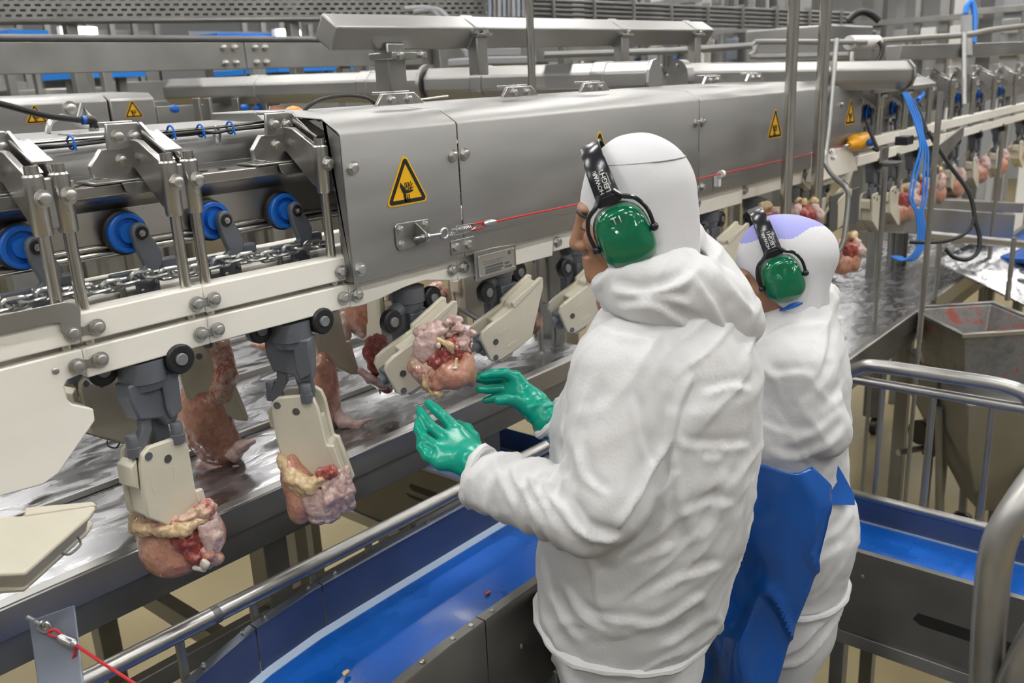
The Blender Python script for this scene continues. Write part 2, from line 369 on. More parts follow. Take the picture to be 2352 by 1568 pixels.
# work platform on which the two workers stand
pf = thing('work_platform', 'raised steel work platform under the two workers', 'platform', (1.3, .1, 0))
MB().bx(-1.2, 2.255, -1.4, .98, .47, .5).build('deck', 'dark', pf, .003)
for x in (-1.1, .6, 2.15):
    for y in (-1.3, .9): MB().bx(x-.04, x+.04, y-.04, y+.04, 0, .47).build('leg', 'dull', pf, .003)
# ---------------------------------------------------------------- guard covers of the overhead line
def tri_round(cx, cz, side, rad, n=5):
    h = side*math.sqrt(3)/2; c = [(cx-side/2, cz-h/3), (cx+side/2, cz-h/3), (cx, cz+2*h/3)]; out = []
    g = Vector((cx, cz))
    for k, (a, b) in enumerate(c):
        d = Vector((a, b))-g; q = g+d*(1-rad*2/d.length); a0 = (-150, -30, 90)[k]
        for i in range(n+1):
            t = math.radians(a0-60+120*i/n); out.append((q.x+rad*math.cos(t), q.y+rad*math.sin(t)))
    return out
def ringprism(outer, inner, y0, y1):
    b = MB(); n = len(outer); V = [(x, y, z) for y in (y0, y1) for x, z in outer]+[(x, y, z) for y in (y0, y1) for x, z in inner]
    F = []
    for i in range(n):
        j = (i+1) % n; F += [(i, j, 2*n+j, 2*n+i), (n+j, n+i, 3*n+i, 3*n+j), (i, n+i, n+j, j), (2*n+i, 2*n+j, 3*n+j, 3*n+i)]
    return b.add(V, F)
def hazard_sign(parent, cx, cz, side, y):
    s = MB().prism(tri_round(cx, cz, side, side*.07), 'y', y-.0012, y).build('warning_sign', 'yellow', parent, label='yellow triangular warning sign with crushed hand symbol')
    k = side/1.; ringprism(tri_round(cx, cz, side*.9, side*.05), tri_round(cx, cz, side*.68, side*.012), y-.0020, y-.0013).build('border', 'ink', s)
    f = lambda P: [(cx+a*k, cz-side*.10+b*k) for a, b in P]
    pic = MB()
    pic.prism(f([(-.14, .19), (-.155, .12), (-.09, .0), (-.075, -.13), (-.03, -.15), (-.035, .0), (.02, .005), (.09, .01), (.135, .03), (.14, .05), (.03, .045), (-.05, .05), (-.055, .10)]), 'y', y-.0020, y-.0013)
    for q in ([(.06, .07), (.075, .065), (.135, .15), (.12, .16)], [(.055, .11), (.07, .11), (.10, .19), (.085, .19)], [(.08, .055), (.15, .085), (.15, .10), (.07, .07)]): pic.prism(f(q), 'y', y-.0020, y-.0013)
    for q, up in ((.0, 0), (0, 1)):
        zc = .115 if not up else -.085; w, h = .048, .062
        o = [(-w, zc-h), (w, zc-h), (w, zc+h), (-w, zc+h)]; i = [(-w+.012, zc-h+.012), (w-.012, zc-h+.012), (w-.012, zc+h-.012), (-w+.012, zc+h-.012)]
        r = ringprism(f(o), f(i), y-.0020, y-.0013); pic.add(r.v, r.f)
        sgn = 1 if up else -1
        pic.prism(f([(-.022, zc), (0, zc+sgn*.038), (.022, zc), (.009, zc), (.009, zc-sgn*.036), (-.009, zc-sgn*.036), (-.009, zc)]), 'y', y-.0020, y-.0013)
    pic.build('pictogram', 'ink', s); return s
YC = 1.36
prof = [(YC, 1.925), (YC, 2.216), (YC+.003, 2.222), (YC+.05, 2.248), (1.62, 2.262), (1.62, 2.259), (YC+.051, 2.245), (YC+.006, 2.2195), (YC+.003, 2.214), (YC+.003, 1.928), (YC+.022, 1.928), (YC+.022, 1.925)]
cv = []
for x0, x1, lab in ((1.118, 1.4405, 'short grey steel guard cover with warning sign and pull-cord bracket'), (1.4445, 2.5255, 'long grey steel guard cover behind the nearer worker with engraved nameplate'), (2.5295, 3.955, 'far grey steel guard cover with two warning signs beside the vertical posts')):
    t = thing('guard_cover', lab, 'guard cover', ((x0+x1)/2, 1.4, 1.925), 'steel guard covers over the line')
    MB().prism(prof, 'x', x0, x1).build('sheet', 'cover', t, .002); cv.append(t)
    if x0 < 1.2:
        MB().prism([(YC+.004, 1.93), (YC+.004, 2.214), (YC+.05, 2.243), (1.40, 2.243), (1.388, 2.1), (1.388, 1.93)], 'x', x0+.001, x0+.003).build('end_flange', 'cover', t)
for t, P in ((cv[0], ((1.424, 2.151), (1.142, 2.153), (1.136, 1.954), (1.412, 1.952))), (cv[1], ((1.461, 2.151), (2.508, 2.152), (2.51, 1.952), (1.453, 1.952))), (cv[2], ((2.547, 2.152), (2.553, 1.952), (3.72, 2.15), (3.94, 2.15), (3.55, 1.955)))):
    for x, z in P: bolt(t, (x, YC, z), size=.0205)
hazard_sign(cv[0], 1.2795, 2.1, .124, YC); hazard_sign(cv[1], 1.985, 2.1, .124, YC); hazard_sign(cv[2], 3.081, 2.1, .126, YC); hazard_sign(cv[2], 3.823, 2.1, .126, YC)
MB().bx(1.398, 1.475, YC-.003, YC-.0005, 1.936, 1.968).build('joint_strap', 'steel', cv[0], .002)
# nameplate tab below the long cover
MB().prism([(1.472, 1.93), (1.472, 1.862), (1.478, 1.86), (1.615, 1.862), (1.62, 1.866), (1.62, 1.925), (1.54, 1.93)], 'y', YC-.002, YC).build('nameplate_tab', 'steel', cv[1], .001)
npl = MB().bx(1.482, 1.611, YC-.004, YC-.002, 1.867, 1.919).build('nameplate', 'plate', cv[1], .0008, label='engraved steel nameplate with dark data fields')
q = MB()
for z, x0, x1 in ((1.902, 1.50, 1.575), (1.897, 1.50, 1.56), (1.889, 1.505, 1.568), (1.882, 1.505, 1.568), (1.876, 1.505, 1.56), (1.8865, 1.574, 1.592), (1.878, 1.574, 1.60)): q.bx(x0, x1, YC-.0046, YC-.004, z-.0024 if z < 1.895 else z-.0006, z+.0024 if z < 1.895 else z+.0006)
q.bx(1.588, 1.598, YC-.0046, YC-.004, 1.905, 1.914); q.build('data_fields', 'plateink', npl)
for x in (1.486, 1.607):
    for z in (1.871, 1.915): bolt(cv[1], (x, YC-.004, z), size=.006, kind='dome', name='rivet')
# ---------------------------------------------------------------- pull cord along the covers
pc = thing('safety_cord', 'red emergency pull cord stretched along the steel covers with spring and eye bolt', 'pull cord', (1.3, 1.34, 1.99))
MB().prism([(1.236, 1.985), (1.236, 2.024), (1.242, 2.03), (1.335, 2.027), (1.335, 1.98), (1.328, 1.973), (1.243, 1.973)], 'y', YC-.004, YC-.0002).build('bracket_plate', 'steel', pc, .0015)
MB().prism([(YC-.004, 2.025), (YC-.004, 1.975), (YC-.03, 1.985), (YC-.036, 1.995), (YC-.034, 2.005)], 'x', 1.292, 1.296).build('gusset', 'steel', pc, .001)
for x in (1.25, 1.322):
    for z in (2.017, 1.986): bolt(pc, (x, YC-.004, z), size=.013)
yc = 1.335
MB().cyl((1.268, yc, 1.996), (1.345, yc, 1.993), .0038, n=10).build('threaded_rod', 'zinc', pc)
for x in (1.286, 1.302): bolt(pc, (x, yc, 1.9955), (1, 0, 0), .014, 'nut', 'nut')
MB().tube([(1.356+.011*math.cos(a), yc, 1.993+.011*math.sin(a)) for a in np.linspace(0, 2*PI, 18, endpoint=False)], .0032, 8, True).build('eye', 'zinc', pc)
MB().tube([(1.375+.045*t/60/1., yc+.0068*math.cos(t*.9), 1.993+.0068*math.sin(t*.9)) for t in range(0, 84)], .0012, 5).build('spring', 'zinc', pc)
MB().tube([(1.362, yc, 1.989), (1.40, yc-.002, 1.984), (1.445, yc-.002, 1.989), (1.455, yc-.002, 1.995), (1.445, yc-.002, 2.001), (1.39, yc-.002, 2.003)], .0015, 6, sub=5).build('spring_loop', 'zinc', pc)
MB().tube([(1.435, yc, 1.994), (1.45, yc, 1.9995), (1.495, yc, 1.998), (1.495, yc, 1.991), (1.45, yc, 1.987), (1.435, yc, 1.992)], .0026, 7, True, sub=4).build('cord_loop', 'red', pc)
MB().tube([(1.483, yc, 1.9945), (1.495, yc, 1.9945), (1.51, yc, 1.9945), (1.525, yc, 1.9945)], [.0045, .0085, .0085, .0045], 12).build('ferrule', 'zinc', pc)
MB().tube([(1.52, yc, 1.9945), (2.64, yc, 1.986), (3.70, yc, 1.985)], .0024, 7).build('cord', 'red', pc)
MB().lathe((2.632, yc, 1.986), (1, 0, 0), [(-.008, .005), (-.008, .012), (.008, .012), (.008, .005)], 16).build('guide_ring', 'whitepl', pc)
MB().bx(2.625, 2.64, yc+.004, YC-.0005, 1.945, 1.98).build('guide_arm', 'whitepl', pc, .002)
# orange pull switch at the end of the cord
sw = thing('pull_switch', 'yellow pull-cord switch with blue reset knob at the end of the red cord', 'switch', (3.82, 1.33, 1.98))
MB().tube([(3.74, 1.33, 1.985), (3.78, 1.33, 1.985), (3.80, 1.33, 1.99), (3.93, 1.33, 1.99), (3.95, 1.33, 1.99)], [.012, .02, .034, .036, .026], 14).build('housing', 'amber', sw)
MB().cyl((3.69, 1.33, 1.985), (3.745, 1.33, 1.985), .007, n=10).build('plunger', 'zinc', sw)
MB().lathe((3.86, 1.295, 1.985), (0, -1, .2), [(0, .012), (.012, .018), (.03, .014), (.034, .004)], 14).build('reset_knob', 'blue', sw)
MB().bx(3.80, 3.99, 1.362, 1.40, 1.955, 1.975).build('mounting', 'steel', sw, .002)
# ---------------------------------------------------------------- white plastic guide rails
YR0, YR1 = 1.385, 1.432
def clamp(t, P, y=YR0, slim=.011):
    (xa, za), (xb, zb) = P; b = MB(); m = (xa+xb)/2
    pts = [(xa+slim*1.15*math.cos(a), za+slim*1.15*math.sin(a)) for a in np.linspace(PI/3, 5*PI/3, 10)]+[(m, (za+zb)/2-slim*.62)]+[(xb+slim*1.15*math.cos(a), zb+slim*1.15*math.sin(a)) for a in np.linspace(-2*PI/3, 2*PI/3, 10)]+[(m, (za+zb)/2+slim*.62)]
    b.prism(pts, 'y', y-.004, y-.0003).build('clamp_plate', 'steel', t, .0008)
    for x, z in P: bolt(t, (x, y-.004, z), size=.0195)
def rail(lab, polys, y0=YR0, y1=YR1, grp='white plastic guide rails'):
    xs = [p[0] for p in polys]; zs = [p[1] for p in polys]
    t = thing('guide_rail', lab, 'guide rail', (min(xs), y0, min(zs)), grp)
    MB().prism(polys, 'y', y0, y1).build('bar', 'hdpe', t, .0025); return t
u1 = rail('upper white guide rail bar at the left edge of the line', [(.05, 1.938), (.5835, 1.938), (.5835, 1.984), (.05, 1.984)])
u2 = rail('upper white guide rail bar under the left pair of brackets', [(.5845, 1.938), (.8035, 1.938), (.8035, 1.984), (.5845, 1.984)])
u3 = rail('upper white guide rail bar running into the short steel cover', [(.8045, 1.936), (1.30, 1.932), (1.30, 1.978), (.8045, 1.984)])
l1 = rail('large white plastic guide plate with cut-out at the left end of the lower rail', [(.0, 1.928), (.5835, 1.928), (.5835, 1.89), (.553, 1.885), (.547, 1.877), (.548, 1.855), (.553, 1.846), (.584, 1.828), (.5835, 1.808), (.513, 1.742), (.488, 1.733), (.40, 1.74), (.0, 1.77)])
l2 = rail('lower white guide rail bar above the first hanging carrier', [(.5845, 1.880), (.8035, 1.880), (.8035, 1.928), (.5845, 1.928)])
l3 = rail('lower white guide rail bar above the second hanging carrier', [(.8045, 1.880), (1.1235, 1.876), (1.1235, 1.923), (.8045, 1.928)])
arch = [(1.1245, 1.874), (1.16, 1.872)]+[(1.16+.24*t, 1.872+.016*math.sin(PI*min(1, t*1.6)/2)**2-(.012 if t > .75 else 0)*(t-.75)*4) for t in (.15, .3, .45, .6, .75, .9)]+[(1.44, 1.868), (1.4405, 1.921), (1.1245, 1.922)]
l4 = rail('lower white guide rail with arched underside below the short steel cover', arch)
l5 = rail('lower white guide rail behind the engraved nameplate', [(1.4415, 1.868), (1.80, 1.862), (1.8045, 1.9), (1.8045, 1.925), (1.4415, 1.925)])
l6 = rail('lower white guide rail bar behind the head of the nearer worker', [(1.8055, 1.872), (2.5455, 1.868), (2.5455, 1.925), (1.8055, 1.925)])
l7 = rail('lower white guide rail bar between the two workers', [(2.5465, 1.858), (2.89, 1.856), (2.8945, 1.925), (2.5465, 1.925)])
l8 = rail('lower white guide rail bar behind the vertical posts', [(2.8955, 1.868), (3.4, 1.866), (3.42, 1.925), (2.8955, 1.925)])
l9 = rail('white guide rail with drooping end beside the grey end plate', [(3.425, 1.866), (3.5, 1.83), (3.86, 1.83), (3.93, 1.80), (3.98, 1.86), (3.98, 1.925), (3.425, 1.925)])
clamp(u2, ((.572, 1.957), (.611, 1.958))); clamp(u2, ((.787, 1.957), (.82, 1.958))); clamp(u3, ((1.105, 1.953), (1.139, 1.953)))
clamp(l2, ((.569, 1.904), (.607, 1.905))); clamp(l3, ((.786, 1.903), (.819, 1.903))); clamp(l4, ((1.105, 1.899), (1.141, 1.898))); clamp(l5, ((1.421, 1.896), (1.46, 1.896)))
bolt(l1, (.538, YR0, 1.905), size=.011, kind='dome', name='screw'); bolt(l6, (1.82, YR0, 1.895), size=.022); bolt(l7, (2.556, YR0, 1.9), size=.03); bolt(l8, (2.906, YR0, 1.9), size=.024); bolt(l9, (3.44, YR0, 1.9), size=.03)
# rails on the far side of the chain
rail('white guide rail bar on the far side of the chain', [(.05, 1.925), (3.9, 1.925), (3.9, 1.975), (.05, 1.975)], 1.515, 1.55, 'guide rails behind the chain')
rail('lower white guide rail bar on the far side of the chain', [(.05, 1.868), (3.9, 1.868), (3.9, 1.912), (.05, 1.912)], 1.515, 1.55, 'guide rails behind the chain')
# wear blocks glimpsed in the slot between the bars
for i, x in enumerate((.93, .99)):
    tag(MB().bx(x-.022, x+.022, 1.44, 1.47, 1.905, 1.93).build('wear_block', 'ivory', None, .002), ('left' if i == 0 else 'right')+' cream wear block in the slot between the two white rails', 'block', 'wear blocks between the rails')
st = thing('edge_strip', 'bent grey steel strip lying over the white rail at the left edge', 'steel strip', (.3, 1.381, 1.98))
MB().prism([(.1, 1.985), (.1, 2.012), (.568, 2.008), (.582, 2.004), (.59, 1.992), (.585, 1.962), (.566, 1.95), (.556, 1.965), (.556, 1.978), (.545, 1.98)], 'y', 1.378, 1.3815).build('strip', 'steel', st, .0008)
# ---------------------------------------------------------------- cast brackets carrying the rails
def bracket(xc, lab):
    t = thing('rail_bracket', lab, 'bracket', (xc, 1.405, 1.9), 'cast brackets holding the white rails')
    off = Vector((xc, 1.405, 1.9))
    y0 = 1.405
    for s in (-1, 1):
        x = xc+s*.019
        MB().cyl((x, y0, 1.893), (x, y0, 2.125), .0094, n=20).build('rod', 'rod', t)
        MB().lathe((x, y0, 2.108), (0, 0, 1), [(0, .0135), (.004, .0148), (.088, .0152), (.091, .013)], 20).build('boss', 'cast', t)
        MB().cyl((x, y0, 2.198), (x, y0, 2.212), .0105, n=16).build('plug', 'rod', t)
        # curved arm: profile in the plane across the line
        P = [(y0+.004, 2.112), (y0+.03, 2.125), (1.505, 2.185), (1.535, 2.19), (1.54, 2.215), (1.515, 2.236), (1.48, 2.232), (y0+.006, 2.196)]
        MB().prism(P, 'x', x-.006, x+.006).build('arm', 'cast', t, .002)
        bolt(t, (x+.003, y0-.0145, 2.164), (0.12, -1, 0), .0205)
        bolt(t, (x-.002, y0+.006, 2.150), (-1, -.2, 0), .012, 'nut', 'nut')
    MB().bx(xc-.014, xc+.014, y0-.004, y0+.012, 2.115, 2.193).build('web', 'cast', t, .003)
    # sloping plate on top of the arms, upright plates with bolts
    MB().prism([(1.43, 2.211), (1.50, 2.242), (1.50, 2.248), (1.428, 2.216)], 'x', xc-.006, xc+.026).build('top_plate', 'cast', t, .001)
    MB().prism([(xc-.095, 2.175), (xc-.098, 2.195), (xc-.075, 2.222), (xc+.02, 2.222), (xc+.028, 2.19), (xc+.028, 2.168), (xc-.05, 2.165)], 'y', 1.512, 1.524).build('lower_plate', 'cast', t, .0025)
    MB().prism([(xc-.066, 2.218), (xc-.062, 2.262), (xc-.006, 2.262), (xc+.03, 2.222)], 'y', 1.506, 1.514).build('upper_plate', 'cast', t, .002)
    MB().bx(xc-.058, xc-.01, 1.514, 1.545, 2.259, 2.265).build('lip', 'cast', t, .0015)
    MB().prism([(1.40+.012, 2.2), (1.506, 2.262), (1.506, 2.225), (1.43, 2.197)], 'x', xc-.004, xc+.002).build('gusset', 'cast', t, .001)
    for dx, z in ((-.045, 2.240), (-.015, 2.238)): bolt(t, (xc+dx, 1.506, z), size=.0175)
    for dx, z in ((-.042, 2.2), (-.012, 2.197)): bolt(t, (xc+dx, 1.512, z), size=.0165)
    MB().prism([(xc-.105, 1.49), (xc-.1, 1.57), (xc+.02, 1.575), (xc+.03, 1.49)], 'z', 2.1645, 2.169).build('foot', 'steel', t, .0015)
    MB().prism([(xc-.06, 2.1645), (xc-.055, 2.15), (xc-.045, 2.143), (xc+.04, 2.143), (xc+.04, 2.1645)], 'y', 1.486, 1.490).build('foot_lip', 'steel', t, .001)
    bolt(t, (xc-.075, 1.53, 2.169), (0, 0, 1), .028)
    return t
bracket(.5865, 'cast steel rail bracket with two rods nearest the left edge')
bracket(.8035, 'cast steel rail bracket with two rods in the middle of the open chain section')
bracket(1.1225, 'cast steel rail bracket with two rods touching the short steel cover')
# the tops of further brackets show above the covers
def bracket_top(x, lab):
    t = thing('bracket_top', lab, 'bracket', (x, 1.5, 2.26), 'bracket tops above the covers')
    MB().prism([(x-.07, 2.262), (x-.05, 2.287), (x+.045, 2.287), (x+.075, 2.262)], 'y', 1.47, 1.48).build('plate', 'cast', t, .002)
    MB().bx(x-.045, x+.04, 1.48, 1.51, 2.285, 2.291).build('lip', 'cast', t, .0015)
    for d in (-.025, .025): bolt(t, (x+d, 1.47, 2.273), size=.016)
for x, l in ((1.385, 'cast bracket top showing above the short steel cover'), (1.80, 'cast bracket top left of the slim post above the long cover'), (2.13, 'cast bracket top right of the slim post above the long cover'), (2.83, 'cast bracket top above the far cover near its seam'), (3.15, 'cast bracket top above the far cover left of the posts'), (3.62, 'cast bracket top above the far cover right of the posts')): bracket_top(x, l)
# ---------------------------------------------------------------- carrier beam and the long hood behind the brackets
bm_ = thing('carrier_beam', 'long folded stainless beam on which the blue wheels run', 'beam', (.6, 1.55, 2.03))
MB().prism([(1.495, 2.163), (1.495, 2.146), (1.503, 2.137), (1.532, 2.118), (1.536, 2.105), (1.536, 2.06), (1.541, 2.06), (1.541, 2.107), (1.536, 2.122), (1.507, 2.141), (1.500, 2.148), (1.500, 2.159), (1.61, 2.159), (1.61, 2.164)], 'x', .0, 4.2).build('profile', 'beam', bm_, .0015)
for z, r in ((2.056, .0045), (2.044, .0055)): MB().cyl((0, 1.533, z), (4.2, 1.533, z), r, n=12).build('running_bar', 'rod', bm_)
MB().prism([(.0, 2.058), (0, 2.035), (4.2, 2.035), (4.2, 2.058)], 'y', 1.538, 1.545).build('lower_web', 'beam', bm_)
for x in (.69, .93, .97): MB().lathe((x, 1.54, 2.1645), (0, 0, 1), [(0, .009), (.0006, .009)], 16).build('slot', 'ink', bm_)
bolt(bm_, (.665, 1.52, 2.164), (0, 0, 1), .026); bolt(bm_, (.875, 1.56, 2.164), (0, 0, 1), .02)
hd = thing('drive_hood', 'long rounded pale steel hood behind the brackets', 'hood', (.6, 1.7, 2.17))
arc = [(1.645+.03-.03*math.cos(a), 2.212+.028*math.sin(a)) for a in np.linspace(0, PI/2, 8)]
MB().prism([(1.64, 2.165), (1.643, 2.212)]+arc[1:]+[(1.86, 2.246), (1.885, 2.235), (1.89, 2.2), (1.89, 2.165)], 'x', -.1, 1.27).build('shell', 'cover', hd)
MB().bx(-.1, 1.27, 1.62, 1.645, 2.15, 2.172).build('sill', 'dull', hd)
# hood end cap with a hole near the short cover
MB().prism([(1.655, 2.235), (1.70, 2.262), (1.87, 2.262), (1.88, 2.24), (1.66, 2.232)], 'x', 1.17, 1.27).build('end_hump', 'cover', hd, .004)
# ---------------------------------------------------------------- conduit, cables and ties along the hood
cd = thing('conduit_rod', 'thin steel rod above the hood with black cables tied on by blue ties', 'conduit', (.6, 1.62, 2.25))
pa = [at(x, y, Y=1.62) for x, y in ((30, 332), (260, 312), (500, 292), (690, 268), (860, 243), (1028, 220))]
MB().tube(pa, .0032, 8, sub=4).build('rod', 'rod', cd)
pb = [at(x, y, Y=1.615) for x, y in ((30, 342), (90, 340), (165, 332), (245, 318), (390, 312), (460, 306), (500, 303), (540, 296), (640, 284), (730, 270))]
MB().tube(pb, .0034, 8, sub=4).build('cable', 'black', cd)
pb = [at(x, y, Y=1.61) for x, y in ((30, 346), (90, 337), (165, 334), (250, 324), (390, 309), (460, 302), (495, 305), (530, 299), (640, 288), (700, 280))]
MB().tube(pb, .0028, 8, sub=4).build('cable', 'black', cd)
for x, y in ((48, 337), (163, 327), (250, 318), (392, 303), (460, 300), (528, 293), (694, 275), (732, 265)):
    p = at(x, y, Y=1.612); tb = MB().tube([p+Vector((0, .012*math.cos(a), .0115*math.sin(a))) for a in np.linspace(0, 2*PI, 14, endpoint=False)], .0022, 6, True)
    tb.tube([p+Vector((0, -.012, 0)), p+Vector((.001, -.014, -.014))], .002, 6); tb.build('cable_tie', 'tie', cd)
p = at(497, 305, Y=1.62); MB().tube([p+Vector((0, 0, .012)), p+Vector((.008, 0, 0)), p+Vector((0, 0, -.022)), p+Vector((-.006, 0, -.004))], .003, 6, True, sub=3).build('clip', 'zinc', cd)
cb = thing('black_cable', 'black cable looping over the conduit rod into the short cover', 'cable', (1.1, 1.6, 2.25))
MB().tube([at(x, y, Y=1.6) for x, y in ((690, 268), (710, 243), (745, 226), (800, 219), (845, 226), (870, 248), (882, 268))], .0042, 8, sub=5).build('cable', 'black', cb)
cb2 = thing('black_cable', 'short black cable dipping behind the edge of the short cover', 'cable', (1.1, 1.6, 2.25))
MB().tube([at(x, y, Y=1.62) for x, y in ((690, 264), (735, 262), (760, 272), (790, 292))], .0036, 8, sub=5).build('cable', 'black', cb2)
ho = thing('air_hose', 'black air hose plugged into an elbow fitting on top of the hood', 'hose', at(205, 275, Y=1.7))
MB().tube([at(x, y, Y=1.7) for x, y in ((-60, 225), (0, 238), (60, 254), (110, 266), (180, 275), (196, 276))], .0058, 10, sub=5).build('hose', 'black', ho)
MB().tube([at(x, y, Y=1.7) for x, y in ((188, 276), (196, 276))], .0085, 12).build('collar', 'blue', ho)
MB().tube([at(x, y, Y=1.7) for x, y in ((196, 276), (210, 276), (216, 282), (216, 296))], .0085, 12, sub=4).build('elbow', 'black', ho)
MB().tube([at(x, y, Y=1.7) for x, y in ((216, 294), (216, 306))], .0095, 6).build('fitting', 'zinc', ho)
MB().bx(*(lambda p: (p.x-.045, p.x+.035, 1.66, 1.74, 2.236, 2.246))(at(210, 306, Y=1.7))).build('saddle', 'steel', ho, .003)
# small bracket behind the hose fitting
sb = thing('stay_bracket', 'small bent steel stay behind the hose fitting', 'bracket', at(180, 300, Y=1.8))
MB().tube([at(x, y, Y=1.8) for x, y in ((110, 305), (118, 278), (150, 268), (185, 285), (225, 290))], .006, 8, sub=3).build('stay', 'zinc', sb)
MB().tube([at(x, y, Y=1.82) for x, y in ((178, 282), (188, 240), (200, 262), (222, 285))], .005, 8).build('fin', 'zinc', sb)
bolt(sb, at(160, 250, Y=1.8), (0, -1, 0), .022)
# orange beacon
be = thing('orange_beacon', 'orange dome beacon in a steel shield behind the conduit rod', 'beacon', at(675, 268, Y=1.75))
c = at(675, 264, Y=1.75); MB().lathe(c+Vector((0, 0, -.012)), (0, 0, 1), [(0, .03), (.01, .03), (.022, .024), (.03, .012), (.033, .002)], 18).build('dome', 'orange', be)
MB().prism([(c.x-.05, c.z-.012), (c.x-.038, c.z+.022), (c.x+.03, c.z+.026), (c.x+.05, c.z-.012)], 'y', 1.785, 1.788).build('shield', 'steel', be)
MB().bx(c.x-.05, c.x+.05, 1.71, 1.79, c.z-.016, c.z-.012).build('base', 'steel', be)
# ---------------------------------------------------------------- chain and wheel trolleys
ch = thing('chain', 'galvanised long-link chain running between the white rails', 'chain', (.6, 1.47, 2.0))
def link_mesh():
    b = MB(); L, Rr = .0105, .0095; pts = []
    for a in np.linspace(-PI/2, PI/2, 7): pts.append((L+Rr*math.cos(a), Rr*math.sin(a), 0))
    for a in np.linspace(PI/2, 3*PI/2, 7): pts.append((-L+Rr*math.cos(a), Rr*math.sin(a), 0))
    b.tube(pts, .0036, 7, True); return b.mesh('chain_link')
lm = link_mesh(); lm.materials.append(M['zinc'])
x = .40; i = 0
while x < 1.14:
    o = bpy.data.objects.new('link', lm); COL.objects.link(o)
    sag = .004*math.cos((x-.5)/.167*2*PI)
    o.matrix_local = Matrix.Translation(Vector((x, 1.468, 2.004-.012*(x-.55)-sag))-OFF[ch.name])@Matrix.Rotation(.03, 4, 'Y')@Matrix.Rotation(PI/2+.25 if i % 2 else .3, 4, 'X'); o.parent = ch
    x += .0262; i += 1
def trolley(x, z, lab, y=1.50):
    t = thing('wheel_trolley', lab, 'trolley', (x, y, 1.97), 'blue wheel trolleys on the chain')
    w = MB().lathe((x-.012, y+.036, z), (0, -1, 0), [(0, .036), (.006, .039), (.014, .039), (.016, .036)], 28).build('tyre', 'black', t)
    MB().lathe((x-.012, y+.020, z), (0, -1, 0), [(0, .0355), (.010, .0355), (.012, .033), (.012, .027), (.006, .026), (.006, .018), (.016, .017)], 28).build('wheel', 'blue', t)
    # arm: a rounded ear with a curved stem
    P = [(x+.016*math.cos(a), z+.018*math.sin(a)) for a in np.linspace(-.1*PI, 1.05*PI, 12)]
    P += [(x-.014, z-.02), (x-.008, z-.04), (x-.002, z-.058), (x-.014, z-.066), (x-.022, z-.074), (x-.02, z-.125), (x+.02, z-.125), (x+.02, z-.072), (x+.03, z-.06), (x+.033, z-.04), (x+.024, z-.018)]
    MB().prism(P, 'y', y-.012, y+.002).build('arm', 'grey', t, .003)
    MB().lathe((x, y-.0125, z), (0, -1, 0), [(0, .0115), (.0012, .0115), (.0012, .008), (-.001, .008)], 16).build('recess', 'black', t)
    bolt(t, (x, y-.011, z), size=.0125, kind='nut', name='nut'); bolt(t, (x+.012, y-.012, z-.088), size=.009, kind='nut', name='nut'); bolt(t, (x-.014, y-.012, z-.10), size=.008, kind='dome', name='pin')
    MB().bx(x-.06, x-.014, y+.002, y+.014, z-.085, z-.065).build('cross_bar', 'grey', t, .003)
    MB().bx(x+.02, x+.075, y+.012, y+.03, z-.075, z-.055).build('spacer', 'grey', t, .004)
    MB().cyl((x-.04, y+.01, z-.16), (x-.04, y+.01, z-.08), .006, n=10).build('stem', 'rod', t)
    return t
for (px, py), l in zip(((85, 568), (325, 535), (520, 506), (683, 484)), ('leftmost blue wheel trolley behind the near bracket rods', 'blue wheel trolley between the left and middle brackets', 'blue wheel trolley just right of the middle bracket rods', 'blue wheel trolley just left of the short steel cover')):
    p = at(px, py, Y=1.488); trolley(p.x, p.z, l)
# ---------------------------------------------------------------- hanging carriers with cone-shaped holders
MPOLY = [(0, -.03), (.010, -.045), (.03, -.049), (.08, -.05), (.125, -.047), (.205, .055), (.212, .072), (.205, .079), (.112, .062), (.108, .052), (.03, .047), (.010, .042), (0, .03)]
def frame(U, V):
    U = Vector(U).normalized(); V = (Vector(V)-U*Vector(V).dot(U)).normalized(); return U, V, U.cross(V)
def holder(t, O, U, V, sc=1., full=True, face=-1):
    U, V, N = frame(U, V); O = Vector(O)
    mm = Matrix((( U.x, V.x, N.x, O.x), (U.y, V.y, N.y, O.y), (U.z, V.z, N.z, O.z), (0, 0, 0, 1)))@Matrix.Scale(sc, 4)
    for s in (-1, 1): MB().prism(MPOLY, 'z', s*.026-.006, s*.026+.006).xf(mm).build('cheek', 'ivory', t, .003)
    core = MB().prism([(.055, -.045), (.125, -.043), (.202, .056), (.202, .070), (.114, .055), (.106, .045), (.055, .042)], 'z', -.0215, .0215).xf(mm).build('wedge', 'ivory', t, .003)
    if full:
        f = face
        MB().prism([(.110, .050), (.110, .066), (.205, .082), (.213, .075)], 'z', f*.030-.006, f*.030+.004).xf(mm).build('ridge', 'ivory', t, .002)
        MB().lathe((.032, .002, f*.0325), (0, 0, f), [(0, .0075), (.0006, .0075), (.0006, .006), (-.003, .006)], 18).xf(mm).build('screw_recess', 'dark', t)
        MB().lathe((.016, -.034, f*.0323), (0, 0, f), [(0, .0075), (.0008, .0072)], 18).xf(mm).build('dot', 'grey', t)
        for a, b in ((.05, .014), (.055, -.03)): MB().bx(a, a+.03, b-.004, b+.004, f*.032-.0006, f*.032+.0006).xf(mm).build('embossed_mark', 'ivory', t)
        MB().prism([(.02, -.049), (.03, -.062), (.065, -.062), (.075, -.049)], 'z', -.02, .02).xf(mm).build('lug', 'ivory', t, .002)
        MB().tube([(.190, .035, 0), (.196, .022, 0), (.182, .004, 0), (.170, .006, 0)], .002, 6, sub=4).xf(mm).build('wire_hook', 'dark', t)
    return mm
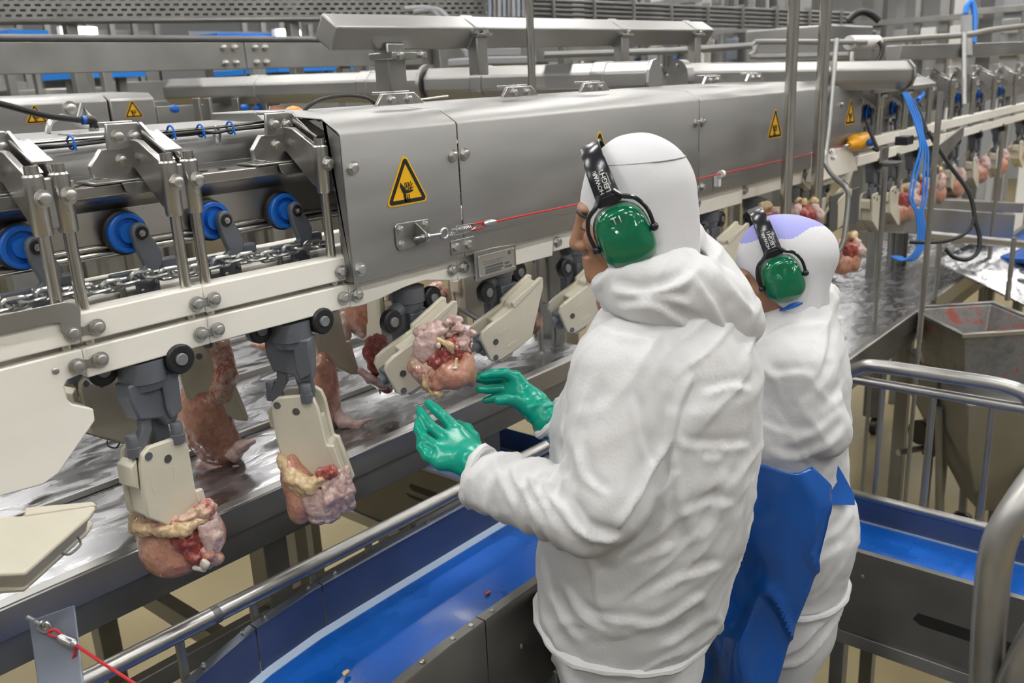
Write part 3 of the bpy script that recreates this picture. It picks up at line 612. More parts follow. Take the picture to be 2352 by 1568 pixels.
def roller(t, c, r=.0265, w=.019):
    MB().lathe(Vector(c)+Vector((0, w/2, 0)), (0, -1, 0), [(0, r*.8), (.002, r), (w-.003, r), (w, r*.86), (w, r*.5), (w-.002, r*.48)], 26).build('roller', 'black', t)
    MB().lathe(Vector(c)+Vector((0, -w/2+.003, 0)), (0, -1, 0), [(0, r*.42), (.006, r*.42), (.0075, r*.36)], 18).build('roller_hub', 'hub', t)
def carrier_down(lab, x, y, z, yaw, lean=0., O=None):
    t = thing('hanging_carrier', lab, 'carrier', (x, y, z), 'carriers hanging from the line')
    roller(t, (x+.05, y-.036, z-.006)); roller(t, (x-.062, y+.012, z-.004))
    MB().lathe((x-.002, y-.004, z-.048), (0, 0, 1), [(0, .034), (.012, .036), (.014, .04), (.05, .04)], 24).build('swivel', 'grey', t)
    R = Matrix.Translation((x, y, z))@Matrix.Rotation(yaw, 4, 'Z')
    MB().prism([(-.046, -.03), (.046, -.03), (.044, -.065), (.038, -.118), (.012, -.122), (.005, -.105), (-.036, -.095), (-.046, -.06)], 'y', -.026, .014).xf(R).build('body', 'grey', t, .004)
    MB().prism([(.012, -.03), (.046, -.03), (.044, -.10), (.02, -.112), (.014, -.09)], 'y', -.034, -.026).xf(R).build('shield', 'grey', t, .003)
    MB().prism([(-.03, -.09), (-.01, -.09), (-.012, -.12), (-.026, -.14), (-.022, -.165), (-.002, -.19), (-.012, -.205), (-.032, -.185), (-.048, -.16), (-.046, -.135), (-.032, -.115)], 'y', -.022, -.006).xf(R).build('link_arm', 'grey', t, .003)
    MB().prism([(-.005, -.10), (.030, -.11), (.034, -.15), (.018, -.20), (-.004, -.225), (-.016, -.215), (.002, -.18), (.004, -.14)], 'y', -.004, .014).xf(R).build('link_arm', 'grey', t, .003)
    o = R@Vector((.0, .0, -.145)); U = R.to_3x3()@Vector((lean, 0, -1)); V = R.to_3x3()@Vector((1, 0, 0))
    mm = holder(t, o, U, V, 1., True, 1 if U.cross(V).dot(CF) < 0 else -1)
    for a, b in ((.028, -.03), (-.048, -.012)):
        p = R@Vector((a, b, -.145)); MB().lathe(p, (0, 0, 1), [(-.012, .012), (.004, .0125), (.005, .0105), (.022, .0105), (.026, .008)], 16).build('stud', 'grey', t)
    MB().prism([(.03, -.012), (.09, -.02), (.10, .0), (.05, .004)], 'z', -.008, .008).xf(mm).build('yellow_insert', 'amber', t, .001)
    return t, mm
def carrier_out(lab, x, y, z, O=None, U=None):
    t = thing('hanging_carrier', lab, 'carrier', (x, y, z), 'carriers hanging from the line')
    roller(t, (x+.066, y-.018, z-.03)); roller(t, (x-.072, y-.032, z-.052))
    MB().lathe((x+.012, y, z-.05), (0, 0, 1), [(0, .03), (.012, .034), (.02, .034), (.022, .038), (.055, .038)], 22).build('swivel', 'grey', t)
    MB().cyl((x-.072, y-.02, z-.052), (x-.01, y, z-.035), .017, n=14).build('side_arm', 'grey', t)
    MB().prism([(x-.01, z-.05), (x+.05, z-.05), (x+.05, z-.10), (x+.022, z-.112), (x-.005, z-.108)], 'y', y-.028, y+.02).build('body', 'grey', t, .004)
    MB().prism([(x-.035, z-.045), (x+.015, z-.045), (x+.02, z-.22), (x-.03, z-.215)], 'y', y-.012, y+.016).build('stem', 'grey', t, .004)
    O = Vector(O) if O is not None else Vector((x-.085, y-.03, z-.185))
    mm = holder(t, O, U if U is not None else (.19, -.085, .085), (-.1, 0, 1), 1., True, 1)
    MB().cyl(mm@Vector((-.012, .0, .0)), mm@Vector((.012, .0, 0)), .0125, n=14).build('stud', 'grey', t)
    MB().prism([(.0, -.02), (.05, -.02), (.05, .02), (0, .02)], 'z', -.018, .018).xf(mm).build('hinge_block', 'grey', t, .003)
    return t, mm
# ---------------------------------------------------------------- raw poultry pieces on the holders
E1 = Vector((CR.x, CR.y, 0)).normalized(); E3 = Vector((CF.x, CF.y, 0)).normalized(); E2 = Vector((0, 0, 1))
RC = np.array([list(E1), list(E3), list(E2)]).T        # columns: right, away, up
class Lump:
    """pieces are laid out around a centre: a right, b up, c away (metres)"""
    def __init__(s, t, cx, cy, d, k=1.):
        s.t = t; s.c = at(cx, cy, d=d); s.px = (cx, cy); s.k = d/FPX*k
    def P(s, x, y, c=0.): return s.c+E1*((x-s.px[0])*s.k)+E2*(-(y-s.px[1])*s.k/.97)+E3*c
    def make(s, name, m, prims, h=.003, amp=.003, fr=60, kk=.012, seed=1, label=None):
        lo = np.full(3, 1e9); hi = -lo; L = []
        for p in prims:
            if p[0] == 'e': c = np.array(s.P(*p[1])); r = max(p[2]); lo = np.minimum(lo, c-r); hi = np.maximum(hi, c+r); L.append((p, c))
            else:
                q = [np.array(s.P(*a)) for a in p[1]]; r = max(p[2])
                for c in q: lo = np.minimum(lo, c-r); hi = np.maximum(hi, c+r)
                L.append((p, q))
        S = SDF(lo-.012, hi+.012, h)
        for p, q in L:
            if p[0] == 'e':
                A = RC
                if len(p) > 3: a = math.radians(p[3]); A = RC@np.array([[math.cos(a), 0, -math.sin(a)], [0, 1, 0], [math.sin(a), 0, math.cos(a)]])
                S.add(S.ellip(q, (p[2][0], p[2][1], p[2][2]), A), kk)      # radii: right, away, up
            else: S.chain(q, p[2], kk)
        V, Q = S.mesh(); N = vnormals(V, Q)
        V = V+N*(amp*(noise3(V*fr, seed)+.5*noise3(V*fr*2.3, seed+1)))[:, None]
        return soft(name, (relax(V, Q, 1, .4), Q), m, s.t, label)
def bonecluster(L, pts, r, m='fat'):
    prims = [('e', (x+random.uniform(-6, 6), y+random.uniform(-6, 6), random.uniform(-.02, .015)), (r*random.uniform(.7, 1.2),)*3) for x, y in pts]
    return L.make('neck_meat', m, prims, .0024, .0035, 130, .004, 5)
z0 = 1.875
# -- first complete carrier and its piece
carrier_down('grey carrier with cream holder below the left end of the white rails', .692, 1.425, 1.875, .12, -.06)
t = thing('chicken_piece', 'raw chicken breast cap hanging on the leftmost complete holder', 'chicken piece', at(410, 1235, d=1.62), 'raw chicken pieces on the near line')
L = Lump(t, 410, 1235, 1.62)
L.make('breast', 'breast', [('e', (378, 1250, 0), (.044, .04, .062), -18), ('e', (405, 1288, .0), (.036, .034, .03)), ('e', (345, 1215, .01), (.022, .03, .04))], .003, .002, 40, .02, 2)
L.make('far_breast', 'breast', [('e', (462, 1238, .03), (.034, .03, .05), 10)], .004, .002, 40, .02, 3)
L.make('cavity', 'gore', [('e', (438, 1225, -.018), (.03, .022, .026)), ('e', (455, 1258, -.015), (.022, .02, .022))], .003, .005, 70, .01, 4)
L.make('fat_rim', 'fat', [('c', ((322, 1178, .0), (350, 1188, -.035), (400, 1185, -.045), (445, 1190, -.04), (480, 1178, -.02)), (.011, .012, .011, .012, .012)), ('c', ((318, 1180, 0), (316, 1205, -.005), (322, 1228, -.005)), (.008, .007, .007))], .003, .004, 80, .012, 5)
L.make('red_rim', 'carc', [('c', ((335, 1170, -.01), (390, 1178, -.035), (450, 1172, -.03), (488, 1160, -.01)), (.008, .010, .011, .014)), ('e', (488, 1168, -.005), (.018, .02, .02))], .003, .005, 90, .012, 6)
L.make('skin_flap', 'skinmeat', [('e', (484, 1205, -.02), (.014, .012, .036), 12), ('e', (492, 1245, -.012), (.014, .014, .03), -8), ('e', (500, 1220, 0), (.01, .02, .04))], .003, .003, 80, .012, 7)
L.make('wing_joint', 'carc', [('e', (480, 1270, -.015), (.018, .018, .022)), ('e', (495, 1285, -.005), (.012, .014, .014)), ('e', (470, 1295, -.01), (.012, .012, .012))], .0028, .004, 100, .008, 8)
L.make('bone_end', 'bone', [('c', ((452, 1290, -.03), (475, 1292, -.035)), (.005, .005)), ('c', ((474, 1275, -.042), (480, 1268, -.042), (486, 1275, -.042), (482, 1284, -.042)), (.0035, .0035, .0035, .0035))], .002, .0008, 120, .003, 9)
# -- second carrier
carrier_down('grey carrier seen edge on with forked cream holder left of the short cover', 1.0, 1.425, 1.87, -.95, .06)
t = thing('chicken_piece', 'raw chicken breast cap with folded pale skin below the forked holder', 'chicken piece', at(735, 1120, d=1.8), 'raw chicken pieces on the near line')
L = Lump(t, 735, 1120, 1.8)
L.make('breast', 'breast', [('e', (690, 1140, 0), (.03, .035, .062), -10), ('e', (672, 1080, .0), (.02, .03, .04), -12)], .003, .002, 40, .02, 12)
L.make('fat_rim', 'fat', [('c', ((655, 1045, .0), (685, 1085, -.025), (722, 1098, -.035), (750, 1080, -.03)), (.011, .016, .016, .01)), ('e', (705, 1105, -.025), (.022, .016, .022))], .003, .004, 80, .012, 13)
L.make('skin_folds', 'skinmeat', [('e', (728, 1138, -.03), (.024, .014, .04), 8)]+[('c', ((752+16*i, 1085-4*i, -.03+.008*i), (760+15*i, 1130-3*i, -.04+.010*i), (752+17*i, 1180-4*i, -.03+.01*i)), (.007, .009, .009)) for i in range(4)], .0026, .0025, 90, .005, 14)
L.make('inner_fold', 'gore', [('e', (770, 1125, -.008), (.028, .02, .045)), ('e', (762, 1072, -.025), (.02, .016, .014))], .003, .004, 80, .01, 15)
L.make('skin_edge', 'skinmeat', [('e', (792, 1120, .0), (.013, .03, .045), 6), ('e', (740, 1185, -.01), (.035, .025, .012))], .003, .003, 80, .012, 16)
# -- carriers whose holders stand out towards the workers
UO = at(1258, 692, Y=1.335)-at(1105, 795, Y=1.40); VO = (-.15, .1, 1)
O4 = at(884, 868, Y=1.395)
carrier_out('grey carrier whose cream holder carries the piece the nearer worker is reaching for', 1.312, 1.43, 1.868, O4, UO)
t = thing('chicken_piece', 'raw chicken carcass on the holder beside the green gloves', 'chicken piece', at(1020, 815, d=1.86), 'raw chicken pieces on the near line')
L = Lump(t, 1020, 815, 1.86)
L.make('breast', 'breast', [('e', (1040, 855, -.015), (.04, .034, .034), -12), ('e', (1010, 875, -.005), (.034, .03, .018)), ('e', (1074, 845, .0), (.016, .03, .044), 6)], .0028, .0015, 45, .008, 22)
L.make('side_wall', 'carc', [('c', ((970, 790, .01), (962, 835, -.01), (985, 880, -.01)), (.018, .022, .016)), ('e', (985, 850, .0), (.03, .03, .04))], .003, .003, 60, .012, 23)
L.make('cavity', 'gore', [('e', (1015, 815, -.008), (.035, .025, .035)), ('e', (1050, 800, .0), (.03, .02, .03))], .003, .006, 80, .01, 24)
L.make('skin_flap', 'skinmeat', [('e', (982, 785, -.025), (.026, .008, .034), -20), ('e', (1000, 760, -.015), (.03, .010, .012), 18), ('c', ((965, 760, .0), (1010, 745, .0)), (.012, .012))], .0026, .003, 80, .008, 25)
bonecluster(L, [(1035, 745), (1042, 742), (1052, 742), (1066, 756), (1038, 756), (1078, 768), (1062, 782), (1088, 772), (1049, 768), (1072, 783)] + [(1035, 745), (1048, 735), (1060, 750), (1045, 760), (1065, 765), (1075, 778), (1085, 765), (1055, 775), (1070, 792), (1030, 765), (1082, 785), (1058, 732)], .0095, 'skinmeat')
L.make('tendons', 'fat', [('c', ((970, 835, -.03), (975, 870, -.035), (990, 895, -.03)), (.004, .004, .004)), ('c', ((1050, 815, -.03), (1045, 845, -.04)), (.004, .005)), ('c', ((985, 890, -.015), (1003, 898, -.02), (1000, 912, -.02)), (.006, .008, .002)), ('c', ((1010, 770, -.025), (1038, 785, -.03), (1042, 800, -.03)), (.006, .007, .004))], .0024, .001, 120, .004, 27)
L.make('bone_end', 'bone', [('e', (1046, 833, -.04), (.006, .005, .004)), ('e', (1012, 782, -.035), (.005, .005, .007))], .002, .0005, 120, .003, 28)
O5 = at(1100, 795, Y=1.40); carrier_out('grey carrier with an empty cream holder pointing past the nearer worker', 1.622, 1.43, 1.868, O5, UO)
O6 = O5+(O5-O4)*1.03; carrier_out('grey carrier with loaded cream holder just in front of the nearer worker', 1.94, 1.43, 1.868, O6, UO)
def generic_piece(lab, c, grp, seed=1, s=1.):
    t = thing('chicken_piece', lab, 'chicken piece', c, grp)
    L = Lump(t, 0, 0, 1.); L.c = Vector(c); L.k = .001*s
    L.make('breast', 'breast', [('e', (-12, 25, -.01), (.045*s, .04*s, .05*s), -15), ('e', (30, 20, 0), (.03*s, .04*s, .05*s), 8)], .0045, .002, 40, .012, seed)
    L.make('cavity', 'gore', [('e', (5, -20, -.02), (.04*s, .03*s, .035*s))], .0045, .006, 60, .012, seed+2)
    L.make('skin_flap', 'skinmeat', [('e', (-35, -25, -.02), (.025*s, .02*s, .04*s), -15), ('c', ((30, -55, -.02), (50, -20, -.03), (45, 20, -.02)), (.014*s, .016*s, .012*s))], .0045, .004, 70, .01, seed+3)
    L.make('neck_meat', 'fat', [('e', (10+random.uniform(-30, 30), -55+random.uniform(-18, 18), random.uniform(-.02, .02)), (.016*s,)*3) for i in range(7)], .0045, .003, 80, .008, seed+4)
    return t
generic_piece('raw chicken carcass partly hidden by the shoulder of the nearer worker', O6+UO.normalized()*.17+Vector((0, -.01, 0)), 'raw chicken pieces on the near line', 31)
# leftmost holder swinging in at the picture edge
t = thing('hanging_carrier', 'cream holder swung level at the left edge under the big white plate', 'carrier', (.42, 1.33, 1.6), 'carriers hanging from the line')
_U = at(215, 1222, Y=1.30)-at(-20, 1215, Y=1.36); _f = frame(_U, (-.2, .78, .62)); _O = at(213, 1182, Y=1.30)-_f[0]*.192-_f[1]*.07
mm = holder(t, _O, _f[0], _f[1], .92, True, -1 if _f[2].dot(CF) > 0 else 1)
MB().prism([(-.03, -.03), (.03, -.03), (.03, .03), (-.03, .03)], 'z', -.018, .018).xf(mm).build('hinge_block', 'grey', t, .003)
MB().cyl(mm@Vector((-.02, 0, 0)), (.35, 1.43, 1.87), .016, n=12).build('stem', 'grey', t)
# carriers further along behind the second worker
for i, (px, py) in enumerate(((1655, 503), (1755, 475), (1838, 449))):
    p = at(px, py, Y=1.41); x = p.x-.066
    carrier_out(('grey carrier between the heads of the two workers', 'grey carrier directly left of the first vertical post', 'grey carrier between the two vertical posts')[i], x, 1.43, 1.845)
p = at(1885, 520, Y=1.41); carrier_out('grey carrier with empty cream holder right of the second post', p.x-.02, 1.43, 1.845)
generic_piece('raw chicken carcass above the lilac cap by the first post', at(1755, 520, d=3.2), 'raw chicken pieces on the near line', 41)
generic_piece('raw chicken carcass between the two posts above the lilac cap', at(1845, 505, d=3.3), 'raw chicken pieces on the near line', 45)
generic_piece('raw chicken carcass hanging right of the head of the lilac capped worker', at(1940, 585, d=3.4), 'raw chicken pieces on the near line', 49)
# ---------------------------------------------------------------- drip table
tb = thing('drip_table', 'long wet stainless drip table under the hanging carriers', 'table', (1.0, 2.3, 0))
MB().bx(-.9, 2.3, 1.59, 3.15, 1.435, 1.447).build('top', 'wet', tb)
MB().prism([(1.575, 1.40), (1.575, 1.458), (1.578, 1.462), (1.604, 1.464), (1.608, 1.449), (1.59, 1.435), (1.59, 1.40)], 'x', -.9, 2.3).build('front_lip', 'steel', tb, .002)
MB().bx(-.9, 2.3, 1.592, 1.62, 1.33, 1.434).build('apron', 'dull', tb, .002)
for y, h in ((1.94, .016), (2.36, .02), (2.75, .015), (3.12, .05)): MB().bx(-.9, 2.3, y-.006, y+.006, 1.447, 1.447+h).build('divider', 'steel', tb, .002)
for x in (.2, 1.12, 1.95):
    for y in (1.8, 2.9): MB().bx(x-.035, x+.035, y-.035, y+.035, 0, 1.435).build('leg', 'dull', tb, .003)
MB().bx(1.0, 1.04, 1.8, 2.9, .9, .96).build('cross_brace', 'dull', tb, .003); MB().bx(.2, 1.95, 1.77, 1.8, 1.0, 1.05).build('cross_brace', 'dull', tb, .003)
# ---------------------------------------------------------------- blue belt conveyor in front of the workers
sta = [(-.3, .78), (.1, 1.03), (.35, 1.135), (.52, 1.185), (.666, 1.262), (.81, 1.297), (.95, 1.31), (1.1, 1.311), (1.5, 1.31), (2.2, 1.305)]
sta = [(a, b) for a, b in sta]
def zf(x): return float(np.interp(x, [s[0] for s in sta], [s[1] for s in sta]))
def ribbon(x0, x1, prof, n=16):
    """a cross section prof (y, dz) swept along the conveyor from x0 to x1"""
    b = MB(); k = len(prof); V = []; F = []
    for i in range(n+1):
        x = x0+(x1-x0)*i/n; V += [(x, y, zf(x)+dz) for y, dz in prof]
    for i in range(n): F += [(i*k+j, i*k+(j+1) % k, (i+1)*k+(j+1) % k, (i+1)*k+j) for j in range(k)]
    F += [tuple(range(k-1, -1, -1)), tuple(range(n*k, n*k+k))]; return b.add(V, F)
cv1 = thing('belt_conveyor', 'blue belt conveyor running in front of the nearer worker', 'conveyor', (1.0, 1.2, 0), 'blue belt conveyors')
ribbon(-.3, 2.2, [(1.045, -.11), (1.385, -.11), (1.385, -.116), (1.045, -.116)], 40).build('belt', 'belt', cv1)
ribbon(-.3, 2.2, [(1.374, -.108), (1.388, -.098), (1.388, -.11), (1.374, -.11)], 40).build('belt_edge', 'lip', cv1)
for x0, x1 in ((-.3, .81), (.813, .975), (.978, 1.7), (1.703, 2.2)):
    w = ribbon(x0, x1, [(1.387, -.13), (1.387, -.003), (1.384, 0), (1.405, .002), (1.408, 0), (1.408, -.03), (1.405, -.03), (1.405, -.004), (1.39, -.005), (1.39, -.13)], 14).build('far_side', 'navy', cv1)
for x in (.70, .79, .84, .95, 1.02, 1.3): bolt(cv1, (x, 1.397, zf(x)+.001), (0, 0, 1), .011, 'nut', 'nut')
for x0, x1 in ((-.3, 1.075), (1.078, 2.2)):
    ribbon(x0, x1, [(1.02, -.24), (1.02, .0), (1.022, .003), (1.043, .003), (1.045, 0), (1.045, -.115), (1.042, -.115), (1.042, -.004), (1.023, -.004), (1.023, -.24)], 14).build('near_side', 'frame', cv1)
for x in (.92, 1.0, 1.05, 1.11, 1.4): bolt(cv1, (x, 1.032, zf(x)+.003), (0, 0, 1), .011, 'dome')
for x, z in ((1.18, 1.2), (1.25, 1.205)): bolt(cv1, (x, 1.02, z), size=.012, kind='dome')
ribbon(.9, 2.2, [(1.05, -.30), (1.385, -.30), (1.385, -.306), (1.05, -.306)], 10).build('return_belt', 'belt', cv1)
MB().bx(-.2, 2.2, 1.02, 1.045, .96, 1.0).build('lower_rail', 'steel', cv1, .002); MB().bx(-.2, 2.2, 1.385, 1.41, .96, 1.0).build('lower_rail', 'steel', cv1, .002)
for x in (.3, 1.3, 2.1):
    for y in (1.032, 1.397): MB().bx(x-.02, x+.02, y-.02, y+.02, 0, 1.08).build('leg', 'dull', cv1, .002)
hr = thing('conveyor_handrail', 'round steel handrail along the far side of the blue belt', 'handrail', (1.0, 1.42, 1.3))
A = at(200, 1560, Y=1.42); B = at(1235, 1035, Y=1.42); D = (B-A).normalized(); A2 = A-D*.5
MB().tube([A2, B+D*.1], .0172, 18).build('tube', 'steel', hr)
for px in (410, 580, 718, 945, 845):
    py = 1560+(1035-1560)*(px-200)/1035+10; p = at(px, py, Y=1.42); MB().cyl(p, (p.x, 1.42, zf(p.x)-.1), .009, n=12).build('post', 'dull', hr)
p = at(493, 1412, Y=1.42); MB().tube([p-D*.008, p+D*.008], .0178, 18).build('joint_sleeve', 'dark', hr)
# pieces of meat lying on the blue belt
for i, (px, py) in enumerate(((795, 1545), (1120, 1362))):
    p = at(px, py, Z=1.203); s = SDF(np.array(p)-.02, np.array(p)+.02, .002); s.add(s.ellip(np.array(p)+(0, 0, .002), (.009, .006, .0035)), 0); s.add(s.cone(np.array(p), np.array(p)+(-.012, -.006, .001), .002, .001), .003)
    o = soft('meat_scrap', s.mesh(), 'gore' if i else 'fat'); tag(o, ('small pinkish meat scrap on the near end of the blue belt', 'tiny dark meat scrap in the middle of the blue belt')[i], 'meat scrap', 'meat scraps on the belt')
# ---------------------------------------------------------------- steel upright plate with a red cord at the lower left
up = thing('cord_upright', 'navy upright steel plate holding a red cord at the lower left', 'steel upright', at(130, 1560, d=1.35))
d = 1.33; c4 = [at(65, 1425, d=d), at(170, 1388, d=d), at(200, 1640, d=d-.1), at(95, 1640, d=d-.1)]
n = ((c4[1]-c4[0]).cross(c4[3]-c4[0])).normalized()*.004
MB().add(c4+[v+n for v in c4], [(0, 1, 2, 3), (4, 7, 6, 5), (0, 4, 5, 1), (1, 5, 6, 2), (2, 6, 7, 3), (3, 7, 4, 0)]).build('plate', 'navy', up, .002)
MB().cyl(c4[3].lerp(c4[2], .5), (c4[3].x, c4[3].y, 1.0), .02).build('post', 'dull', up)
e = at(102, 1440, d=d-.02)
MB().cyl(at(65, 1418, d=d+.02), e, .004, n=10).build('threaded_rod', 'zinc', up)
bolt(up, at(95, 1437, d=d-.01), e-at(65, 1418, d=d+.02), .016, 'nut', 'nut')
MB().tube([e+(E1*math.cos(a)+E2*math.sin(a))*.008 for a in np.linspace(0, 2*PI, 14, endpoint=False)], .003, 8, True).build('eye', 'zinc', up)
rc = thing('red_cord', 'red cord with crimped ferrule leading from the navy upright to the lower edge', 'cord', e)
MB().tube([at(x, y, d=q) for x, y, q in ((112, 1450, 1.30), (128, 1446, 1.295), (145, 1462, 1.29), (130, 1462, 1.295), (110, 1456, 1.3))], .0022, 7, sub=4).build('loop', 'red', rc)
MB().tube([at(x, y, d=q) for x, y, q in ((135, 1462, 1.29), (142, 1466, 1.288), (168, 1478, 1.28), (175, 1482, 1.28))], [.004, .0075, .0075, .004], 12).build('ferrule', 'zinc', rc)
MB().tube([at(x, y, d=q) for x, y, q in ((172, 1480, 1.28), (240, 1525, 1.26), (310, 1570, 1.24), (420, 1640, 1.2))], .0024, 7).build('cord', 'red', rc)
MB().tube([at(x, y, d=q) for x, y, q in ((172, 1482, 1.28), (172, 1500, 1.28), (156, 1542, 1.29))], .002, 7).build('tail', 'red', rc)
# ---------------------------------------------------------------- conveyors running across, handrails at the right
def cross_conveyor(lab, xn, xf_, y0, y1, zt, zb, slots, matin='navy'):
    t = thing('belt_conveyor', lab, 'conveyor', (xn, (y0+y1)/2, 0), 'blue belt conveyors')
    MB().bx(xn+.004, xf_-.004, y0, y1, zb-.006, zb).build('belt', 'belt', t)
    MB().prism([(xn, zt-.26), (xn, zt), (xn+.02, zt), (xn+.02, zt-.004), (xn+.003, zt-.004), (xn+.003, zt-.26)], 'y', y0, y1).build('near_side', 'frame', t, .001)
    MB().bx(xf_, xf_+.004, y0, y1, zb-.16, zb+.085).build('far_side', matin, t, .001)
    MB().bx(xf_-.006, xf_, y0, y1, zb-.002, zb+.004).build('belt_edge', 'lip', t)
    for a, b, z0, z1 in slots:
        MB().prism([(a, z0), (b-.02, z0), (b, z0+.012), (b-.012, z1), (a+.01, z1), (a-.006, z0+.02)], 'x', xn-.0006, xn-.0001).build('slot', 'ink', t)
    MB().bx(xn-.008, xn+.03, y0, y1, zt-.30, zt-.26).build('lower_rail', 'steel', t, .002)
    for y in np.linspace(y0+.2, y1-.2, 3):
        for x in (xn+.03, xf_-.03): MB().bx(x-.02, x+.02, y-.02, y+.02, 0, zt-.26).build('leg', 'dull', t, .002)
    return t
XN, XF = 2.28, 2.62
rc1 = cross_conveyor('blue belt conveyor crossing at the right behind the lilac capped worker', XN, XF, -1.2, .96, 1.0, .915, [(.30, .56, .835, .87)])
for y, z in ((.70, .93), (.2, .9), (.16, .84), (.03, .92), (.1, .78)): bolt(rc1, (XN, y, z), (-1, 0, 0), .011, 'dome')
MB().bx(XN-.001, XN, .12, .122, .75, 1.0).build('seam', 'ink', rc1)
MB().cyl((XF+.005, -1.2, 1.0), (XF+.005, .96, 1.0), .014, n=14).build('top_tube', 'steel', rc1)
hr2 = thing('guard_railing', 'round steel guard railing with upright bars above the crossing conveyor', 'railing', (XF+.02, .5, 1.0))
xr = XF+.02
zt = at(2150, 862, X=xr).z; zl = at(2150, 903, X=xr).z
yl = at(1945, 880, X=xr).y
MB().tube([(xr, yl+.03, zt-.20), (xr, yl+.005, zt-.06), (xr, yl-.04, zt-.012), (xr, yl-.10, zt), (xr, .62, zt+.002), (xr, .46, zt), (xr, .40, zt-.03), (xr, .36, zt-.12), (xr, .355, 1.02)], .021, 16, sub=6).build('top_rail', 'steel', hr2)
MB().cyl((xr, yl, zl), (xr, .30, zl), .0145, n=14).build('middle_rail', 'steel', hr2)
for px in (2025, 2143, 2280):
    p = at(px, 930, X=xr); MB().cyl((xr, p.y, zl), (xr, p.y, 1.0), .0085, n=12).build('baluster', 'dull', hr2)
nr = thing('stair_handrail', 'thick bent steel handrail close to the camera at the lower right', 'handrail', at(2265, 1620, d=1.1))
MB().tube([at(x, y, d=q) for x, y, q in ((2250, 2300, 1.45), (2262, 1700, 1.2), (2268, 1500, 1.15), (2276, 1380, 1.13), (2284, 1300, 1.12), (2300, 1235, 1.11), (2340, 1165, 1.10), (2400, 1080, 1.10))], .0205, 18, sub=5).build('rail', 'steel', nr)
MB().tube([at(x, y, d=q) for x, y, q in ((2300, 1640, 1.16), (2330, 1560, 1.12), (2370, 1480, 1.10), (2420, 1400, 1.08))], .019, 16, sub=4).build('lower_rail', 'steel', nr)
# conveyor under the drip table
XP = 1.86
cc = cross_conveyor('dark blue belt conveyor passing below the drip table', XP, XP+.42, 1.46, 2.9, 1.075, 1.0, [(1.78, 2.08, .985, 1.01), (1.80, 2.10, .955, .967)])
# post with clamp in front of the table
pz = thing('clamp_post', 'thin steel post with a clamp fitting behind the right glove', 'post', at(1240, 1060, Y=1.75))
a = at(1235, 600, Y=1.75); MB().cyl((a.x, 1.75, 0), (a.x, 1.75, 1.95), .0095, n=12).build('post', 'steel', pz)
c = at(1238, 822, Y=1.75); MB().bx(c.x-.028, c.x+.028, 1.725, 1.775, c.z-.024, c.z+.024).build('clamp', 'dull', pz, .004)
for dx in (-.018, .018):
    for dz in (-.022, .022): bolt(pz, (c.x+dx, 1.725, c.z+dz), size=.016)
MB().tube([at(x, y, Y=1.74) for x, y in ((1255, 830), (1275, 790), (1272, 730), (1255, 700))], .004, 8, sub=4).build('hose', 'navy', pz)
pt = thing('support_column', 'wide square steel column behind the nearer worker', 'column', (2.33, 2.0, 0))
MB().bx(2.32, 2.40, 1.80, 1.88, 0, 1.9).build('column', 'dull', pt, .004)
# ---------------------------------------------------------------- behind and beside the line
def px_box(name, m, x0, y0, x1, y1, Y, dy, parent, bev=.002):
    """a box whose front stands at Y and spans the two measured corners"""
    a = at(x0, y0, Y=Y); b = at(x1, y1, Y=Y)
    return MB().bx(min(a.x, b.x), max(a.x, b.x), Y, Y+dy, min(a.z, b.z), max(a.z, b.z)).build(name, m, parent, bev)
# slanting guard tubes
def poly_tube(t, name, A, B, r, n, m, ph=0.):
    A = Vector(A); B = Vector(B); d = (B-A).normalized(); s = d.cross(Vector((0, 0, 1))).normalized(); u = s.cross(d)
    V = [p+(s*math.cos(2*PI*i/n+ph)+u*math.sin(2*PI*i/n+ph))*r for p in (A, B) for i in range(n)]
    return MB().add(V, [(i, (i+1) % n, n+(i+1) % n, n+i) for i in range(n)]+[tuple(range(n-1, -1, -1)), tuple(range(n, 2*n))]).build(name, m, t, .006)
def strap(t, A, B, k, r, n, ph, drop=.12):
    A = Vector(A); B = Vector(B); d = (B-A).normalized(); c = A.lerp(B, k); poly_tube(t, 'strap', c-d*.028, c+d*.028, r+.004, n, 'cover', ph)
    s = d.cross(Vector((0, 0, 1))).normalized(); q = c-s*-.0+Vector((0, -r*.75, -r*.2))
    MB().bx(q.x-.02, q.x+.03, q.y-.01, q.y+.03, q.z-drop, q.z).build('strap_post', 'steel', t, .003); MB().bx(q.x-.03, q.x+.04, q.y-.025, q.y+.01, q.z-.004, q.z+.004).build('strap_lug', 'steel', t, .001)
    bolt(t, (q.x+.02, q.y-.012, q.z+.004), (0, 0, 1), .024)
tA = thing('guard_tube', 'diamond-section grey guard tube highest above the steel covers', 'guard tube', at(1200, 75, Y=2.0), 'angular guard tubes above the line')
A, B = at(748, 74, Y=2.0), at(1618, 76, Y=2.0); poly_tube(tA, 'tube', A, B, .052, 4, 'cover', .2)
for k in (.27, .66, .93): strap(tA, A, B, k, .052, 4, .2)
p = at(905, 150, Y=2.0); MB().bx(p.x-.05, p.x+.02, 1.97, 2.03, 2.27, 2.42).build('stand', 'steel', tA, .004); MB().bx(p.x-.06, p.x+.08, 1.94, 2.04, 2.375, 2.395).build('stand_plate', 'steel', tA, .003)
for dx in (-.03, .05): bolt(tA, (p.x+dx, 1.94, 2.385), size=.02)
tB = thing('guard_tube', 'octagonal grey guard tube behind the short cover ending in a flange', 'guard tube', at(700, 205, d=4.), 'angular guard tubes above the line')
A, B = at(398, 212, d=4.1), at(985, 196, d=3.45); poly_tube(tB, 'tube', A, B, .064, 8, 'cover', PI/8)
for k in (.38, .80): strap(tB, A, B, k, .064, 8, PI/8, .2)
